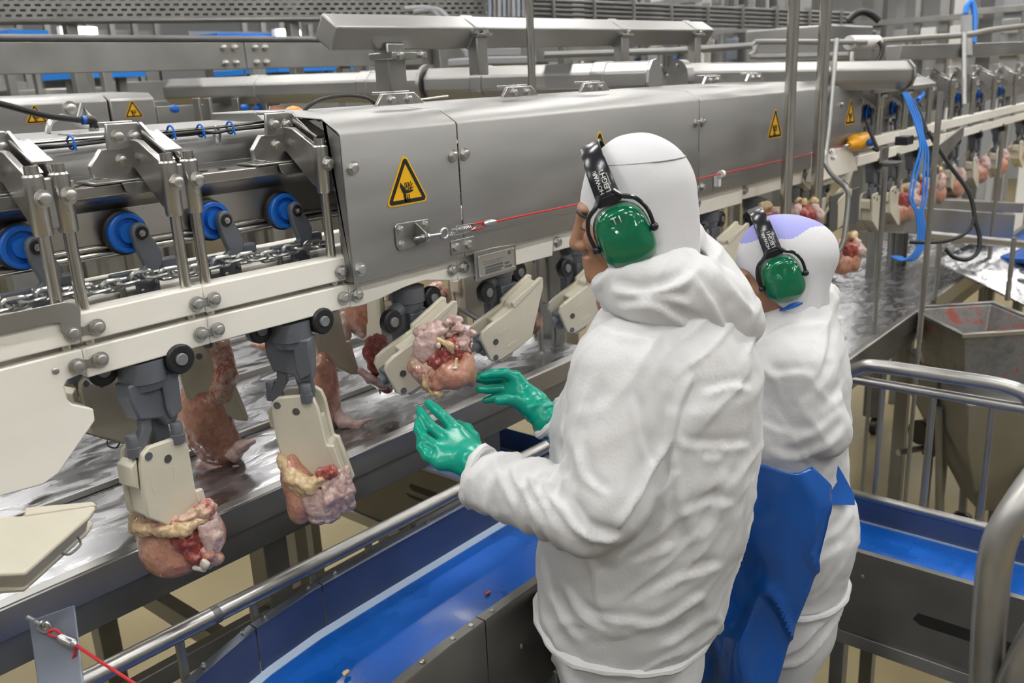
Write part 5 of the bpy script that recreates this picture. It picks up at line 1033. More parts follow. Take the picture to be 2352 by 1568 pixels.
for k, (sx, sy) in enumerate(((-1, -1), (1, -1), (1, 1), (-1, 1))): MB().cyl((c.x+sx*.2, c.y+sy*.16, .1), (c.x+sx*.28, c.y+sy*.2, c.z+.1), .02, n=8).build('leg', 'dull', hp); MB().lathe((c.x+sx*.2-.02, c.y+sy*.16, .05), (1, 0, 0), [(0, .05), (.04, .05)], 14).build('castor', 'black', hp)
gm = thing('gear_motor', 'small gear motor with shaft hanging from the hopper stand', 'motor', at(2145, 985, d=4.2)); c = at(2140, 985, d=4.3); MB().cyl(c+Vector((-.06, .03, 0)), c+Vector((.06, -.03, 0)), .055, n=16).build('housing', 'cover', gm)
for s in (-1, 1): MB().cyl(c+Vector((.065*s, -.033*s, 0)), c+Vector((.08*s, -.04*s, 0)), .06, n=16).build('end_cap', 'black', gm)
MB().cyl(c+Vector((-.16, .1, -.09)), c+Vector((.4, -.2, -.12)), .016, n=10).build('shaft', 'steel', gm); MB().bx(c.x-.03, c.x+.03, c.y-.03, c.y+.03, c.z-.13, c.z).build('bearing', 'dark', gm, .004); MB().cyl((c.x, c.y, 0), (c.x, c.y, c.z-.1), .02, n=8).build('stand', 'dull', gm)
cl = thing('castor_leg', 'dark trolley leg on a castor behind the left end of the railing', 'leg', at(2000, 992, Z=0.)); p = at(2003, 992, Z=0.0)
MB().bx(p.x-.06, p.x+.06, p.y-.05, p.y+.05, .12, 1.0).build('leg', 'dark', cl, .006); MB().lathe((p.x-.02, p.y-.04, .055), (0, 1, 0), [(0, .055), (.04, .055)], 16).build('castor', 'black', cl); MB().lathe((p.x-.02, p.y-.041, .055), (0, -1, 0), [(0, .02), (.004, .018)], 12).build('hub', 'zinc', cl); MB().bx(p.x-.3, p.x+.1, p.y-.04, p.y+.04, .95, 1.0).build('deck', 'dull', cl, .006)
# ---------------------------------------------------------------- carriers on the far strand over the table
back = []
osrc = [o for o in bpy.data.objects if o.name.startswith('hanging_carrier') and o.parent is None and 'forked' in o['label']][0]
YB = 1.86
brl = rail('white guide rail bar of the far strand above the table', [(.0, 1.90), (3.9, 1.90), (3.9, 1.95), (.0, 1.95)], YB-.06, YB-.02, 'guide rails behind the chain')
for i, (px, py, yaw) in enumerate(((195, 820, 1.2), (452, 800, .4), (735, 760, 1.0), (885, 730, 2.2), (1075, 660, .9), (1215, 640, .6))):
    p = at(px, py, Y=YB); dup(osrc, ('far-strand carrier seen through the cut-out of the big white plate', 'far-strand carrier behind the leftmost complete carrier', 'far-strand carrier behind the forked holder', 'far-strand carrier left of the reached-for piece', 'far-strand carrier between two near holders', 'far-strand carrier behind the engraved nameplate')[i], (p.x, YB, 1.90), (0, 0, yaw), 'carriers of the far strand')
def back_piece(lab, cx, cy, d, prims, seed):
    t = thing('chicken_piece', lab, 'chicken piece', at(cx, cy, d=d), 'raw chicken pieces on the far strand'); L = Lump(t, cx, cy, d)
    for nm, m, pr, am in prims: L.make(nm, m, pr, .0042, am, 50, .018, seed); seed += 3
back_piece('raw chicken with wings hanging behind the leftmost complete carrier', 480, 930, 2.12, [
    ('breast', 'breast', [('e', (470, 965, 0), (.062, .05, .115), 4), ('e', (495, 1030, .0), (.05, .045, .05))], .003),
    ('back', 'carc', [('c', ((520, 795, 0), (528, 850, 0), (500, 905, -.01), (440, 945, -.02)), (.03, .026, .024, .02)), ('e', (530, 870, -.01), (.02, .03, .05))], .004),
    ('wing', 'skinmeat', [('c', ((505, 1035, -.02), (530, 1040, -.03), (550, 1020, -.03), (580, 1010, -.03)), (.018, .015, .014, .006)), ('c', ((455, 1065, -.02), (500, 1085, -.03), (535, 1080, -.035), (565, 1070, -.035)), (.02, .017, .014, .006))], .003)], 201)
back_piece('raw chicken with one wing hanging behind the forked holder', 755, 900, 2.33, [
    ('breast', 'breast', [('e', (750, 900, 0), (.035, .04, .11))], .003), ('wing', 'skinmeat', [('c', ((760, 945, 0), (785, 965, -.02), (815, 975, -.02), (848, 962, -.02)), (.02, .016, .012, .006))], .003)], 211)
back_piece('plump raw chicken showing above the table left of the reached-for piece', 825, 720, 2.62, [
    ('breast', 'breast', [('e', (835, 720, 0), (.05, .05, .08)), ('e', (808, 710, .01), (.03, .04, .07))], .003), ('wing', 'skinmeat', [('c', ((800, 720, -.01), (790, 765, -.02), (770, 768, -.02), (758, 760, -.02)), (.022, .018, .012, .006))], .003)], 221)
back_piece('dark red raw chicken carcass left of the cream holder', 870, 830, 2.38, [
    ('carcass', 'gore', [('e', (868, 815, 0), (.035, .035, .06)), ('e', (885, 870, 0), (.02, .03, .045))], .006), ('wing', 'skinmeat', [('c', ((880, 880, -.02), (850, 865, -.02), (830, 845, -.02)), (.014, .014, .01)), ('c', ((868, 880, -.01), (868, 905, -.01)), (.008, .003))], .003)], 231)
back_piece('raw chicken carcass glimpsed behind the neck bones of the reached-for piece', 1010, 690, 2.7, [('carcass', 'carc', [('e', (1005, 690, 0), (.04, .04, .06)), ('e', (1030, 715, 0), (.03, .03, .03))], .005)], 241)
back_piece('raw chicken wing glimpsed left of the forked carrier', 610, 800, 2.5, [('wing', 'carc', [('c', ((580, 790, 0), (600, 795, 0), (622, 805, 0)), (.008, .012, .016))], .003)], 251)
back_piece('raw chicken carcass glimpsed by the clamp post', 1215, 680, 2.8, [('carcass', 'carc', [('e', (1212, 690, 0), (.03, .04, .05)), ('e', (1225, 740, 0), (.025, .035, .04))], .005)], 261)
# ---------------------------------------------------------------- the two workers
def unit(v): v = np.array(v, float); return v/np.linalg.norm(v)
def A3(p): return np.array(at(p[0], p[1], d=p[2]))
class Fr:
    """body frame: forward f, left l, up z"""
    def __init__(s, o, f, tilt=0.):
        s.o = np.array(o, float); f = unit((f[0], f[1], 0)); s.l = np.array((-f[1], f[0], 0.)); z = np.array((0, 0, 1.))
        s.f = f*math.cos(tilt)-z*math.sin(tilt); s.z = z*math.cos(tilt)+f*math.sin(tilt); s.R = np.stack([s.f, s.l, s.z], 1)
    def __call__(s, f, l, z): return s.o+s.f*f+s.l*l+s.z*z
def scone(S, a, b, ra, rb, axis, sc):
    a = np.array(a); b = np.array(b); axis = np.array(axis, np.float32); P0 = S.P
    S.P = P0+((sc-1)*((P0-a.astype(np.float32))@axis))[..., None]*axis
    b2 = b+(sc-1)*((b-a)@axis)*axis; d = S.cone(a, b2, ra, rb); S.P = P0; return d
def make_head(t, H, skin_l=1., jaw=1.):
    lo = H.o-.17; hi = H.o+.15; lo[2] -= .05
    S = SDF(lo, hi, .0028); E = lambda c, r, k=.012: S.add(S.ellip(H(*c), r, H.R), k); G = H; H0 = H
    E((0, 0, 0), (.088, .072, .094), 0); E((.008, 0, -.06), (.082, .066, .095), .03)
    H = Fr(H.o+H.f*.010+H.z*.016, (1, 0)); H.f, H.l, H.z, H.R = H0.f, H0.l, H0.z, H0.R
    E((.070, 0, -.028), (.022, .048, .013)); E((.052, .042, -.078), (.03, .024, .024), .02); E((.052, -.042, -.078), (.03, .024, .024), .02)
    for s in (1, -1): S.cut(S.ellip(H(.102, s*.033, -.056), (.016, .019, .012), H.R), .012)
    S.add(S.cone(H(.086, 0, -.046), H(.098, 0, -.089), .0085, .0125), .014)
    for s in (1, -1): E((.087, s*.013, -.094), (.011, .008, .008), .006)
    for s in (1, -1): E((.070, s*.032, -.057), (.014, .015, .013), .004)
    E((.074, 0, -.115), (.016, .024, .009), .01); E((.072, 0, -.124), (.016, .02, .008), .006); E((.058, 0, -.148), (.028, .028, .02), .025)
    S.add(S.cone(H(-.01, 0, -.1), H(-.03, 0, -.22), .06, .065), .03)
    V, Q = S.mesh(); soft('body', (relax(V, Q, 1), Q), 'skin', t)
    for s in (1, -1):
        p = [H(*c) for c in ((.0855, s*.014, -.035), (.0865, s*.027, -.031), (.080, s*.041, -.035), (.070, s*.049, -.040))]
        MB().tube(p, [.003, .0050, .0046, .002], 8, sub=4).build('eyebrow', 'hair', t)
        p = [H(*c) for c in ((.0815, s*.020, -.060), (.0848, s*.031, -.0585), (.0785, s*.045, -.060))]
        MB().tube(p, [.001, .002, .001], 6, sub=4).build('eyelashes', 'hair', t)
    for z, w, r in ((-.1155, .021, .0055), (-.1235, .018, .006)):
        MB().tube([H(.074, w, z-.002), H(.0835, w*.5, z), H(.0858, 0, z), H(.0835, -w*.5, z), H(.074, -w, z-.002)], [.0015, r*.75, r*.8, r*.75, .0015], 8, sub=3).build('lip', 'lips', t)
def make_hood(t, H, back=.0, lilac=False, edge=((.099, .0), (.064, -.115)), drop=.25, neckf=-.03):
    lo = H.o-.16; hi = H.o+.155; lo[2] -= drop-.1
    S = SDF(lo, hi, .0038)
    S.add(S.ellip(H(-.004, 0, 0), (.097, .083, .104), H.R), 0); S.add(S.ellip(H(.0, 0, -.06), (.092, .077, .102), H.R), .03)
    if back: S.add(S.ellip(H(-.05, 0, .0), (.075+back, .075, .082), H.R), .03)
    S.add(S.ellip(H(.045, 0, -.15), (.045, .05, .035), H.R), .04)
    S.add(S.cone(H(-.012, 0, -.09), H(neckf, 0, -drop), .074, .088), .05)
    q = (S.P-H.o.astype(np.float32))@H.R.astype(np.float32); (f0, z0), (f1, z1) = edge
    lim = f0+(f0-f1)/(z0-z1)*(q[..., 2]-z0)-.10*np.abs(q[..., 1])**1.3*3
    lim = np.where(q[..., 2] < z1, f1+(q[..., 2]-z1)*-.30-.10*np.abs(q[..., 1])**1.3*3, lim); lim = lim+np.maximum(q[..., 2]-z0+.012, 0)*6
    S.cut((lim-q[..., 0])*.9, .004)
    V, Q = S.mesh(); N = vnormals(V, Q); q = (V-H.o)@H.R
    w = np.clip((-.05-q[:, 2])/.10, 0, 1)
    V = V+N*(w*.0045*(1-2*np.abs(noise3(np.stack([q[:, 0]*30+q[:, 2]*22, q[:, 1]*12, q[:, 2]*9], 1), 3)))+.0012*noise3(V*30, 5))[:, None]
    o = soft('balaclava', (relax(V, Q, 1), Q), 'knit', t, 'white knitted balaclava'+(' with lilac crown' if lilac else ''))
    if lilac:
        o.data.materials.append(M['lilac']); me = o.data
        c = np.zeros(len(me.polygons)*3); me.polygons.foreach_get('center', c); c = (c.reshape(-1, 3)+np.array(OFF[t.name])-H.o)@H.R
        on = (c[:, 2] > .062+.006*np.sin(c[:, 0]*60)); me.polygons.foreach_set('material_index', on.astype(np.int32))
    else:
        p = [H(-.004+.087*math.cos(a), .0, 0)*0+H(-.004+.0800*math.cos(a), .0685*math.sin(a), .0595) for a in np.linspace(0, 2*PI, 40, endpoint=False)]
        MB().tube(p, .0012, 5, True).build('seam', 'pad', t)
def ear_defenders(lab, H, c=(-.012, 0, -.03), lean=math.radians(20), k=1., print_=True):
    """cups on both sides, band over the crown, lettering on the left band"""
    up = H.z*math.cos(lean)+H.f*math.sin(lean); fm = H.f*math.cos(lean)-H.z*math.sin(lean); o = H(*c)
    P = lambda fm_, l, u: Vector(o+fm*fm_*k+H.l*l*k+up*u*k)
    t = thing('ear_defenders', lab, 'ear defenders', P(0, 0, .1))
    # band: arc across the head
    hb = .142; wb = .099
    arc = lambda a: (wb*math.copysign(abs(math.cos(a))**.62, math.cos(a)), hb*abs(math.sin(a))**.85)
    N = 48; V = []; F = []
    for i in range(N+1):
        a = PI*(.10+.80*i/N); l, u = arc(a); l2, u2 = arc(a+.01); tx, tu = l2-l, u2-u; L = math.hypot(tx, tu); nl, nu = -tu/L*-1, tx/L*-1
        if nl*l+nu*u < 0: nl, nu = -nl, -nu
        hw = .0165+.004*abs(math.cos(a))**2
        for df, dn in ((-hw, 0), (hw, 0), (hw, .0035), (hw-.003, .005), (-hw+.003, .005), (-hw, .0035)): V.append(P(df, l+nl*dn, u+nu*dn))
    for i in range(N): F += [(i*6+j, i*6+(j+1) % 6, (i+1)*6+(j+1) % 6, (i+1)*6+j) for j in range(6)]
    F += [(5, 4, 3, 2, 1, 0), tuple(N*6+j for j in range(6))]
    MB().add(V, F).build('headband', 'shiny', t)
    for s in (1, -1):
        ring = []
        cup = MB(); nn = 36
        def sup(a, rx, ru, e=2.6): return rx*math.copysign(abs(math.cos(a))**(2/e), math.cos(a)), ru*math.copysign(abs(math.sin(a))**(2/e), math.sin(a))
        prof = [(.078, .97), (.086, 1.0), (.096, .985), (.106, .93), (.114, .80), (.1185, .6), (.1195, .3), (.1195, .03)]
        Vv = []; Ff = []
        for l, r in prof:
            for j in range(nn):
                a = 2*PI*j/nn; x, u = sup(a, .0445*r, .0535*r); x *= 1-.10*(u/.053) if u < 0 else 1.; Vv.append(P(x, s*(l-(.006 if r < .7 and u > .015 else 0)), u-.008))
        for i in range(len(prof)-1): Ff += [(i*nn+j, i*nn+(j+1) % nn, (i+1)*nn+(j+1) % nn, (i+1)*nn+j) for j in range(nn)]
        Ff.append(tuple(range((len(prof)-1)*nn, len(prof)*nn))); Ff.append(tuple(range(nn-1, -1, -1)))
        cp = cup.add(Vv, Ff).build('ear_cup', 'muff', t, ang=60)
        if s > 0 and print_:
            for q in ([(.006, .033), (.02, .033), (.014, .016), (.003, .018)], [(-.014, .036), (-.028, .03), (-.03, .012), (-.018, .014)]): pass
            v, f = text_mesh('T1', .017); w = [P(-(x-.009), .1145, .0265+y*1-.008) for x, y, z in v]; tx = MB().add(w, f).build('lettering', 'printw', cp)
            sol = tx.modifiers.new('thick', 'SOLIDIFY'); sol.thickness = .0006
        MB().tube([P(*((lambda a: (sup(a, .04, .048)[0], s*.079, sup(a, .04, .048)[1]-.008))(2*PI*j/28))) for j in range(28)], .0085, 8, True).build('ear_cushion', 'black', t)
        for sg in (1, -1):
            MB().tube([P(sg*.012, s*.099, .068), P(sg*.022, s*.105, .056), P(sg*.040, s*.107, .044), P(sg*.0500, s*.106, .022), P(sg*.0505, s*.103, -.002), P(sg*.049, s*.100, -.012)], [.0045, .0045, .0038, .0034, .0034, .004], 8, sub=5).build('yoke', 'shiny', t)
            MB().ell(P(sg*.0495, s*.101, -.010), .0072).build('pivot', 'shiny', t)
        MB().prism([(-.019, .064), (.019, .064), (.026, .056), (.018, .050), (-.018, .050), (-.026, .056)], 'z', -.0022, .0022).xf(Matrix((( *(Vector(fm)),), (*(Vector(up)),), (*(Vector(H.l)),))).transposed().to_4x4()).xf(Matrix.Translation(P(0, s*.1015, 0))).build('yoke_plate', 'shiny', t, .001)
    # white lettering follows the curve of the band on the left side
    def onband(u, x, lift=.0056):
        aa = min(1., max(0., u/hb)); a = math.asin(min(1, aa**(1/.85))); l, uu = arc(a); l2, u2 = arc(a+.01); tx, tu = l2-l, u2-u; tt = math.hypot(l2-l, u2-uu); nl, nu = -(-(u2-uu))/tt, -(l2-l)/tt
        return P(x, l+abs(nl)*lift, uu+nu*lift*.5)
    def put(body, size, u0, x0, sp=1.):
        v, f = text_mesh(body, size, sp); b = MB().add([onband(u0+x, x0+y) for x, y, z in v], f); return b
    lt = put('HOWARD', .0098, .068, .0025, .92); b2 = put('LEIGHT', .0118, .068, -.0090, .95); lt.add(b2.v, b2.f); b3 = put('by Honeywell', .0034, .078, -.0125); lt.add(b3.v, b3.f); b4 = put('CE', .0055, .1205, .0005); lt.add(b4.v, b4.f)
    sq = lambda u0, u1, x0, x1: lt.add([onband(u0, x0), onband(u1, x0), onband(u1, x1), onband(u0, x1)], [(0, 1, 2, 3)])
    for u0, u1, x0, x1 in ((.1085, .109, -.004, .009), (.1185, .119, -.004, .009), (.1085, .119, -.0045, -.004), (.1085, .119, .0085, .009)): sq(u0, u1, x0, x1)
    lt.add([onband(.1137+.0035*math.sin(a), .0035+.0035*math.cos(a)*(1.2 if math.cos(a) < 0 else .8)) for a in np.linspace(0, 2*PI, 12, endpoint=False)], [tuple(range(12))])
    sq(.1255, .132, .002, .0075)
    o = lt.build('lettering', 'printw', t, label='white print on black headband'); so = o.modifiers.new('thick', 'SOLIDIFY'); so.thickness = .0004
    return t
def folds(V, N, o, R, across, along, amp, seed, ang=0., mask=None):
    q = (V-o)@R; a = q[:, 0]*math.cos(ang)+q[:, 2]*math.sin(ang); b = -q[:, 0]*math.sin(ang)+q[:, 2]*math.cos(ang)
    w = noise3(np.stack([q[:, 0]*7, q[:, 1]*7, q[:, 2]*7], 1), seed+9)*.9
    n = noise3(np.stack([a*across+w, q[:, 1]*along*1.3, b*along], 1), seed); r = (1.5*np.exp(-(n/.22)**2)-.6)*amp
    return V+N*(r*(1 if mask is None else mask))[:, None]
def creases(V, N, lines, width=12., amp=.007):
    """folds of the cloth traced as polylines; each raises the cloth on one side and sinks it on the other"""
    q = V-np.array(CAM); d = q@np.array(CF); x = 1176+FPX*(q@np.array(CR))/d; y = 784-FPX*(q@np.array(CU))/d
    face = np.clip(-(N*(q/np.linalg.norm(q, axis=1)[:, None])).sum(1)*3, 0, 1); D = np.zeros(len(V))
    for L in lines:
        k = 1.
        if not hasattr(L[0], '__len__'): k, L = L[0], L[1:]
        P = np.array([tuple(p) for p in smooth_path([Vector((a, b, 0)) for a, b in L], 4)])[:, :2]; best = np.full(len(V), 1e9); sg = np.zeros(len(V)); tt = np.zeros(len(V))
        for i in range(len(P)-1):
            ab = P[i+1]-P[i]; L2 = ab@ab+1e-9; t = np.clip(((x-P[i, 0])*ab[0]+(y-P[i, 1])*ab[1])/L2, 0, 1)
            ex = x-P[i, 0]-t*ab[0]; ey = y-P[i, 1]-t*ab[1]; e = np.hypot(ex, ey); m = e < best
            best[m] = e[m]; sg[m] = np.sign(ab[0]*ey-ab[1]*ex)[m]; tt[m] = ((i+t)/(len(P)-1))[m]
        w = width; u = best*sg/w; D += k*amp*(u*np.exp(-u*u*.5)*1.2-.55*np.exp(-(u/.45)**2))*np.clip(np.sin(PI*tt)*1.6, 0, 1)
    return V+N*(D*face)[:, None]
def seg_t(V, a, b):
    ab = b-a; t = ((V-a)@ab)/(ab@ab); d = np.linalg.norm(V-a-np.clip(t, 0, 1)[:, None]*ab, axis=1); return t, d
def glove(t, name, fingers, wrist, seed, label):
    """fingers: knuckle, joints, tip (point, radius); each is joined to the wrist by its own metacarpal"""
    pts = np.array([A3(p) for p, r in wrist]+[A3(p) for f in fingers for p, r in f]); S = SDF(pts.min(0)-.05, pts.max(0)+.05, .0026)
    w0 = A3(wrist[0][0]); f0 = None
    for n_, f in enumerate(fingers):
        k = A3(f[0][0]); d = S.cone(w0*.75+k*.25, k, .019, .0145) if n_ < 4 else S.cone(w0*.8+k*.2, k, .02, .016)
        f0 = d if f0 is None else smin(f0, d, .018)
    S.add(f0, 0)
    for f in fingers:
        for i in range(len(f)-1):
            d = S.cone(A3(f[i][0]), A3(f[i+1][0]), f[i][1], f[i+1][1]); g = d if i == 0 else smin(g, d, .003)
        S.add(g, .0035)
    S.chain([A3(p) for p, r in wrist], [r for p, r in wrist], .02)
    V, Q = S.mesh(); N = vnormals(V, Q); a, b = A3(wrist[0][0]), A3(wrist[-1][0]); ax = unit(b-a); s = (V-a)@ax
    m = np.clip(.35+s*14, .12, 1); n = noise3(np.stack([s*60+noise3(V*30, seed+3), V[:, 0]*20, V[:, 2]*20], 1), seed)
    V = V+N*(m*.0032*(1.5*np.exp(-(n/.25)**2)-.6))[:, None]
    return soft(name, (relax(V, Q, 1, .3), Q), 'glove', t, label)
# ======== nearer worker
F1 = (-.46, .888); B1 = Fr((0, 0, 0), F1)
base = A3((1460, 1400, 1.77)); w1 = thing('person', 'person in white padded jacket and balaclava with green gloves reaching towards the line', 'person', (base[0], base[1], .5))
H1 = Fr(A3((1462, 450, 1.50)), (-.53, .85), math.radians(3))
make_head(w1, H1); make_hood(w1, H1, 0, False, ((.095, .0), (.056, -.11)), .24)
ear_defenders('green ear defenders with black headband on the nearer worker', H1, (.024, 0, -.044), math.radians(19))
# jacket
T = [((1545, 735, 1.57), .085), ((1535, 835, 1.60), .160), ((1505, 1000, 1.645), .178), ((1482, 1150, 1.69), .182), ((1455, 1300, 1.74), .176), ((1442, 1420, 1.78), .174)]
zh = A3((1442, 1390, 1.77))[2]
LS, LE, LW = A3((1432, 858, 1.46)), A3((1352, 1180, 1.435)), A3((1112, 1098, 1.535)); UE = A3((1398, 1135, 1.43))
RS, RE, RW = A3((1590, 835, 1.76)), A3((1420, 1075, 1.86)), A3((1272, 962, 1.83))
tp = [A3(p) for p, r in T]; S = SDF(np.min(tp+[LW, LE, RW], 0)-.26, np.max(tp+[LS, RS], 0)+.26, .0062)
f = None
for i in range(len(T)-1):
    d = scone(S, tp[i], tp[i+1], T[i][1], T[i+1][1], B1.l, .80); f = d if f is None else smin(f, d, .05)
S.add(f, 0)
S.add(S.cone(tp[0], (LS+tp[1])/2, .07, .09), .06); S.add(S.cone(tp[0], (RS+tp[1])/2, .07, .09), .06)
g = smin(S.cone(LS, UE, .090, .076), smin(S.cone(UE, LE, .06, .06), S.cone(LE, LW, .063, .050), .02), .012); S.add(g, .012)
g = smin(S.cone(RS, RE, .085, .07), S.cone(RE, RW, .062, .046), .03); S.add(g, .03)
S.cut(S.P[..., 2]-zh, .012)
for W_, E_ in ((LW, LE), (RW, RE)):
    ax = unit(W_-E_).astype(np.float32); q = (W_+ax*.012).astype(np.float32)-S.P; S.cut(np.where(np.linalg.norm(q, axis=-1) < .09, q@ax, 9.), .0)
V, Q = S.mesh(); N = vnormals(V, Q)
tf, df = seg_t(V, LE, LW); tu, du = seg_t(V, LS, LE)
mf = np.clip((.10-df)/.03, 0, 1)*np.clip(tf*3+.6, 0, 1); mu = np.clip((.115-du)/.03, 0, 1)*(1-mf); mt = np.clip(1-mf-mu, 0, 1)
V = folds(V, N, base, B1.R, 24, 4.5, .0035, 11, .95, mt*.9); V = folds(V, N, base, B1.R, 11, 3, .004, 14, -.35, mt)
V = folds(V, N, base, B1.R, 13, 4, .003, 21, .5, mu)
ax = unit(LW-LE); s = (V-LE)@ax; c = np.cross(ax, (0, 0, 1)); an = (V-LE)@unit(c)
V = V+N*(mf*.0085*(1-2*np.abs(noise3(np.stack([s*34+an*14, an*9, V[:, 2]*6], 1), 31))))[:, None]
V = creases(V, N, [(1.6, (1600, 862), (1566, 940), (1553, 1008)), (2., (1553, 1008), (1532, 1040), (1500, 1089), (1478, 1138), (1444, 1192), (1420, 1226)), (2.4, (1278, 1130), (1321, 1177), (1341, 1207), (1390, 1228), (1425, 1222)),
    ((1458, 898), (1478, 1006), (1500, 1074)), ((1552, 1010), (1635, 1022), (1728, 1014)), ((1610, 1046), (1660, 1042)), ((1331, 1403), (1390, 1417), (1507, 1422)), ((1449, 1436), (1512, 1424), (1586, 1378), (1622, 1357)),
    ((1439, 1388), (1512, 1344), (1610, 1305), (1664, 1290)), ((1434, 1292), (1512, 1262), (1550, 1240)), ((1493, 1143), (1530, 1100), (1560, 1070)), ((1560, 1180), (1620, 1150), (1690, 1150)), ((1300, 1330), (1340, 1400), (1400, 1450)), ((1270, 1350), (1300, 1420), (1340, 1470)),
    ((1520, 1480), (1580, 1440), (1630, 1400)), ((1330, 1010), (1350, 1090), (1400, 1130)), ((1280, 1010), (1300, 1070), (1310, 1130)), ((1380, 860), (1340, 960), (1320, 1040)), ((1610, 900), (1680, 880), (1730, 890)), ((1600, 1240), (1640, 1180), (1660, 1110)), ((1370, 730), (1420, 760), (1500, 770)),
    (1.3, (1150, 1056), (1165, 1110), (1205, 1180)), (1.4, (1185, 1064), (1205, 1120), (1255, 1205)), (1.4, (1218, 1075), (1240, 1130), (1295, 1222)), (1.4, (1255, 1088), (1275, 1140), (1340, 1225)), (1.2, (1125, 1062), (1112, 1130), (1132, 1185)), (1.2, (1300, 1120), (1330, 1190), (1380, 1245)), ((1100, 1090), (1092, 1130), (1100, 1160))], 9, .0055)
V = V+N*(.0015*noise3(V*45, 51))[:, None]
jk = soft('jacket', (relax(V, Q, 1, .35), Q), 'cotton', w1, 'white padded jacket')
# rolled hem, cuffs, arm seam
cz = A3((1442, 1390, 1.77)); rr = .178
pts = [cz+B1.f*rr*math.cos(a)+B1.l*rr/.80*math.sin(a)+np.array((0, 0, .004*math.sin(5*a)+.006)) for a in np.linspace(0, 2*PI, 60, endpoint=False)]
MB().tube(pts, [.0095+.0018*math.sin(i*1.9)+.001*math.sin(i*.7) for i in range(60)], 9, True).build('hem', 'cotton', w1)
for W_, E_, r in ((LW, LE, .049), (RW, RE, .045)):
    ax = unit(W_-E_); u = unit(np.cross(ax, (0, 0, 1))); v = np.cross(ax, u)
    MB().tube([W_+ax*.008+(u*math.cos(a)+v*math.sin(a))*(r+.003*math.sin(3*a)) for a in np.linspace(0, 2*PI, 28, endpoint=False)], [.0085+.0015*math.sin(i*2.1) for i in range(28)], 8, True).build('cuff', 'cotton', w1)
# hood of the jacket hanging round the neck
S = SDF(A3((1520, 640, 1.5))-.24, A3((1560, 640, 1.55))+.22, .005)
pt = [((1424, 676, 1.49), .030), ((1462, 672, 1.455), .036), ((1525, 668, 1.455), .046), ((1585, 678, 1.49), .056), ((1632, 710, 1.53), .057), ((1680, 735, 1.56), .044), ((1708, 748, 1.57), .022)]
S.chain([A3(p) for p, r in pt], [r for p, r in pt], 0, .05)
pt = [((1582, 600, 1.56), .046), ((1618, 655, 1.60), .056), ((1665, 718, 1.60), .044), ((1700, 745, 1.60), .02)]; S.chain([A3(p) for p, r in pt], [r for p, r in pt], .04, .05)
pt = [((1400, 660, 1.52), .03), ((1450, 640, 1.62), .045), ((1540, 600, 1.68), .05), ((1600, 600, 1.63), .05)]; S.chain([A3(p) for p, r in pt], [r for p, r in pt], .03, .05)
S.cut(S.ellip(H1(-.035, 0, -.17), (.085, .074, .11), H1.R), .02)
rim = [A3(p) for p in ((1392, 650, 1.475), (1420, 628, 1.445), (1475, 618, 1.425), (1535, 602, 1.44), (1580, 572, 1.485), (1600, 540, 1.545), (1596, 528, 1.60), (1570, 535, 1.66), (1520, 570, 1.69), (1440, 620, 1.64), (1398, 655, 1.54))]
sp = [np.array(q) for q in smooth_path([Vector(p) for p in rim], 4, True)]; S.chain(sp+sp[:1], [.0135]*(len(sp)+1), .018, .004)
V, Q = S.mesh(); N = vnormals(V, Q)
V = creases(V, N, [(1.6, (1404, 650), (1440, 664), (1500, 660), (1560, 642), (1606, 600)), (1.3, (1414, 700), (1500, 692), (1572, 732), (1650, 775)), ((1600, 630), (1650, 700), (1680, 780)), (1.2, (1640, 600), (1690, 660), (1735, 715)), ((1450, 680), (1520, 676), (1590, 690))], 11, .007); V = folds(V, N, base, B1.R, 16, 5, .0025, 61, .8); V = V+N*(.0012*noise3(V*50, 62))[:, None]
soft('jacket_hood', (relax(V, Q, 1, .4), Q), 'cotton', w1, 'white jacket hood lying on the shoulders')
# trousers and boots
def trousers(t, hip, fr, z0, zf_, rl, seed, m='cotton', stance=.1):
    S = SDF((hip[0]-.3, hip[1]-.3, zf_), (hip[0]+.3, hip[1]+.3, z0+.02), .008)
    S.add(scone(S, np.array((hip[0], hip[1], z0-.02)), np.array((hip[0], hip[1], z0-.16)), .155, .15, fr.l, .82), 0)
    for s in (1, -1):
        a = np.array((hip[0], hip[1], z0-.12))+fr.l*s*.085; b = np.array((hip[0], hip[1], zf_+.09))+fr.l*s*stance; S.add(S.cone(a, b, rl, rl*.62), .03)
    S.cut(z0-S.P[..., 2], 0); S.cut(S.P[..., 2]-zf_-.08, 0)
    V, Q = S.mesh(); N = vnormals(V, Q); V = folds(V, N, np.array((*hip, z0)), fr.R, 16, 4, .008, seed, 1.2)
    soft('trousers', (relax(V, Q, 1, .4), Q), m, t, 'white trousers')
    for s in (1, -1):
        c = np.array((hip[0], hip[1], zf_))+fr.l*s*stance
        S = SDF(c-(.2, .2, .02), c+(.2, .2, .22), .008); S.add(S.cone(c+(0, 0, .2), c+(0, 0, .05), .058, .05), 0); S.add(S.ellip(c+fr.f*.06+(0, 0, .04), (.14, .055, .055), fr.R), .03); S.cut(S.P[..., 2]-zf_, .0)
        soft('boot', S.mesh(), 'boot', t)
trousers(w1, (cz[0], cz[1]), B1, zh+.06, .5, .098, 71)
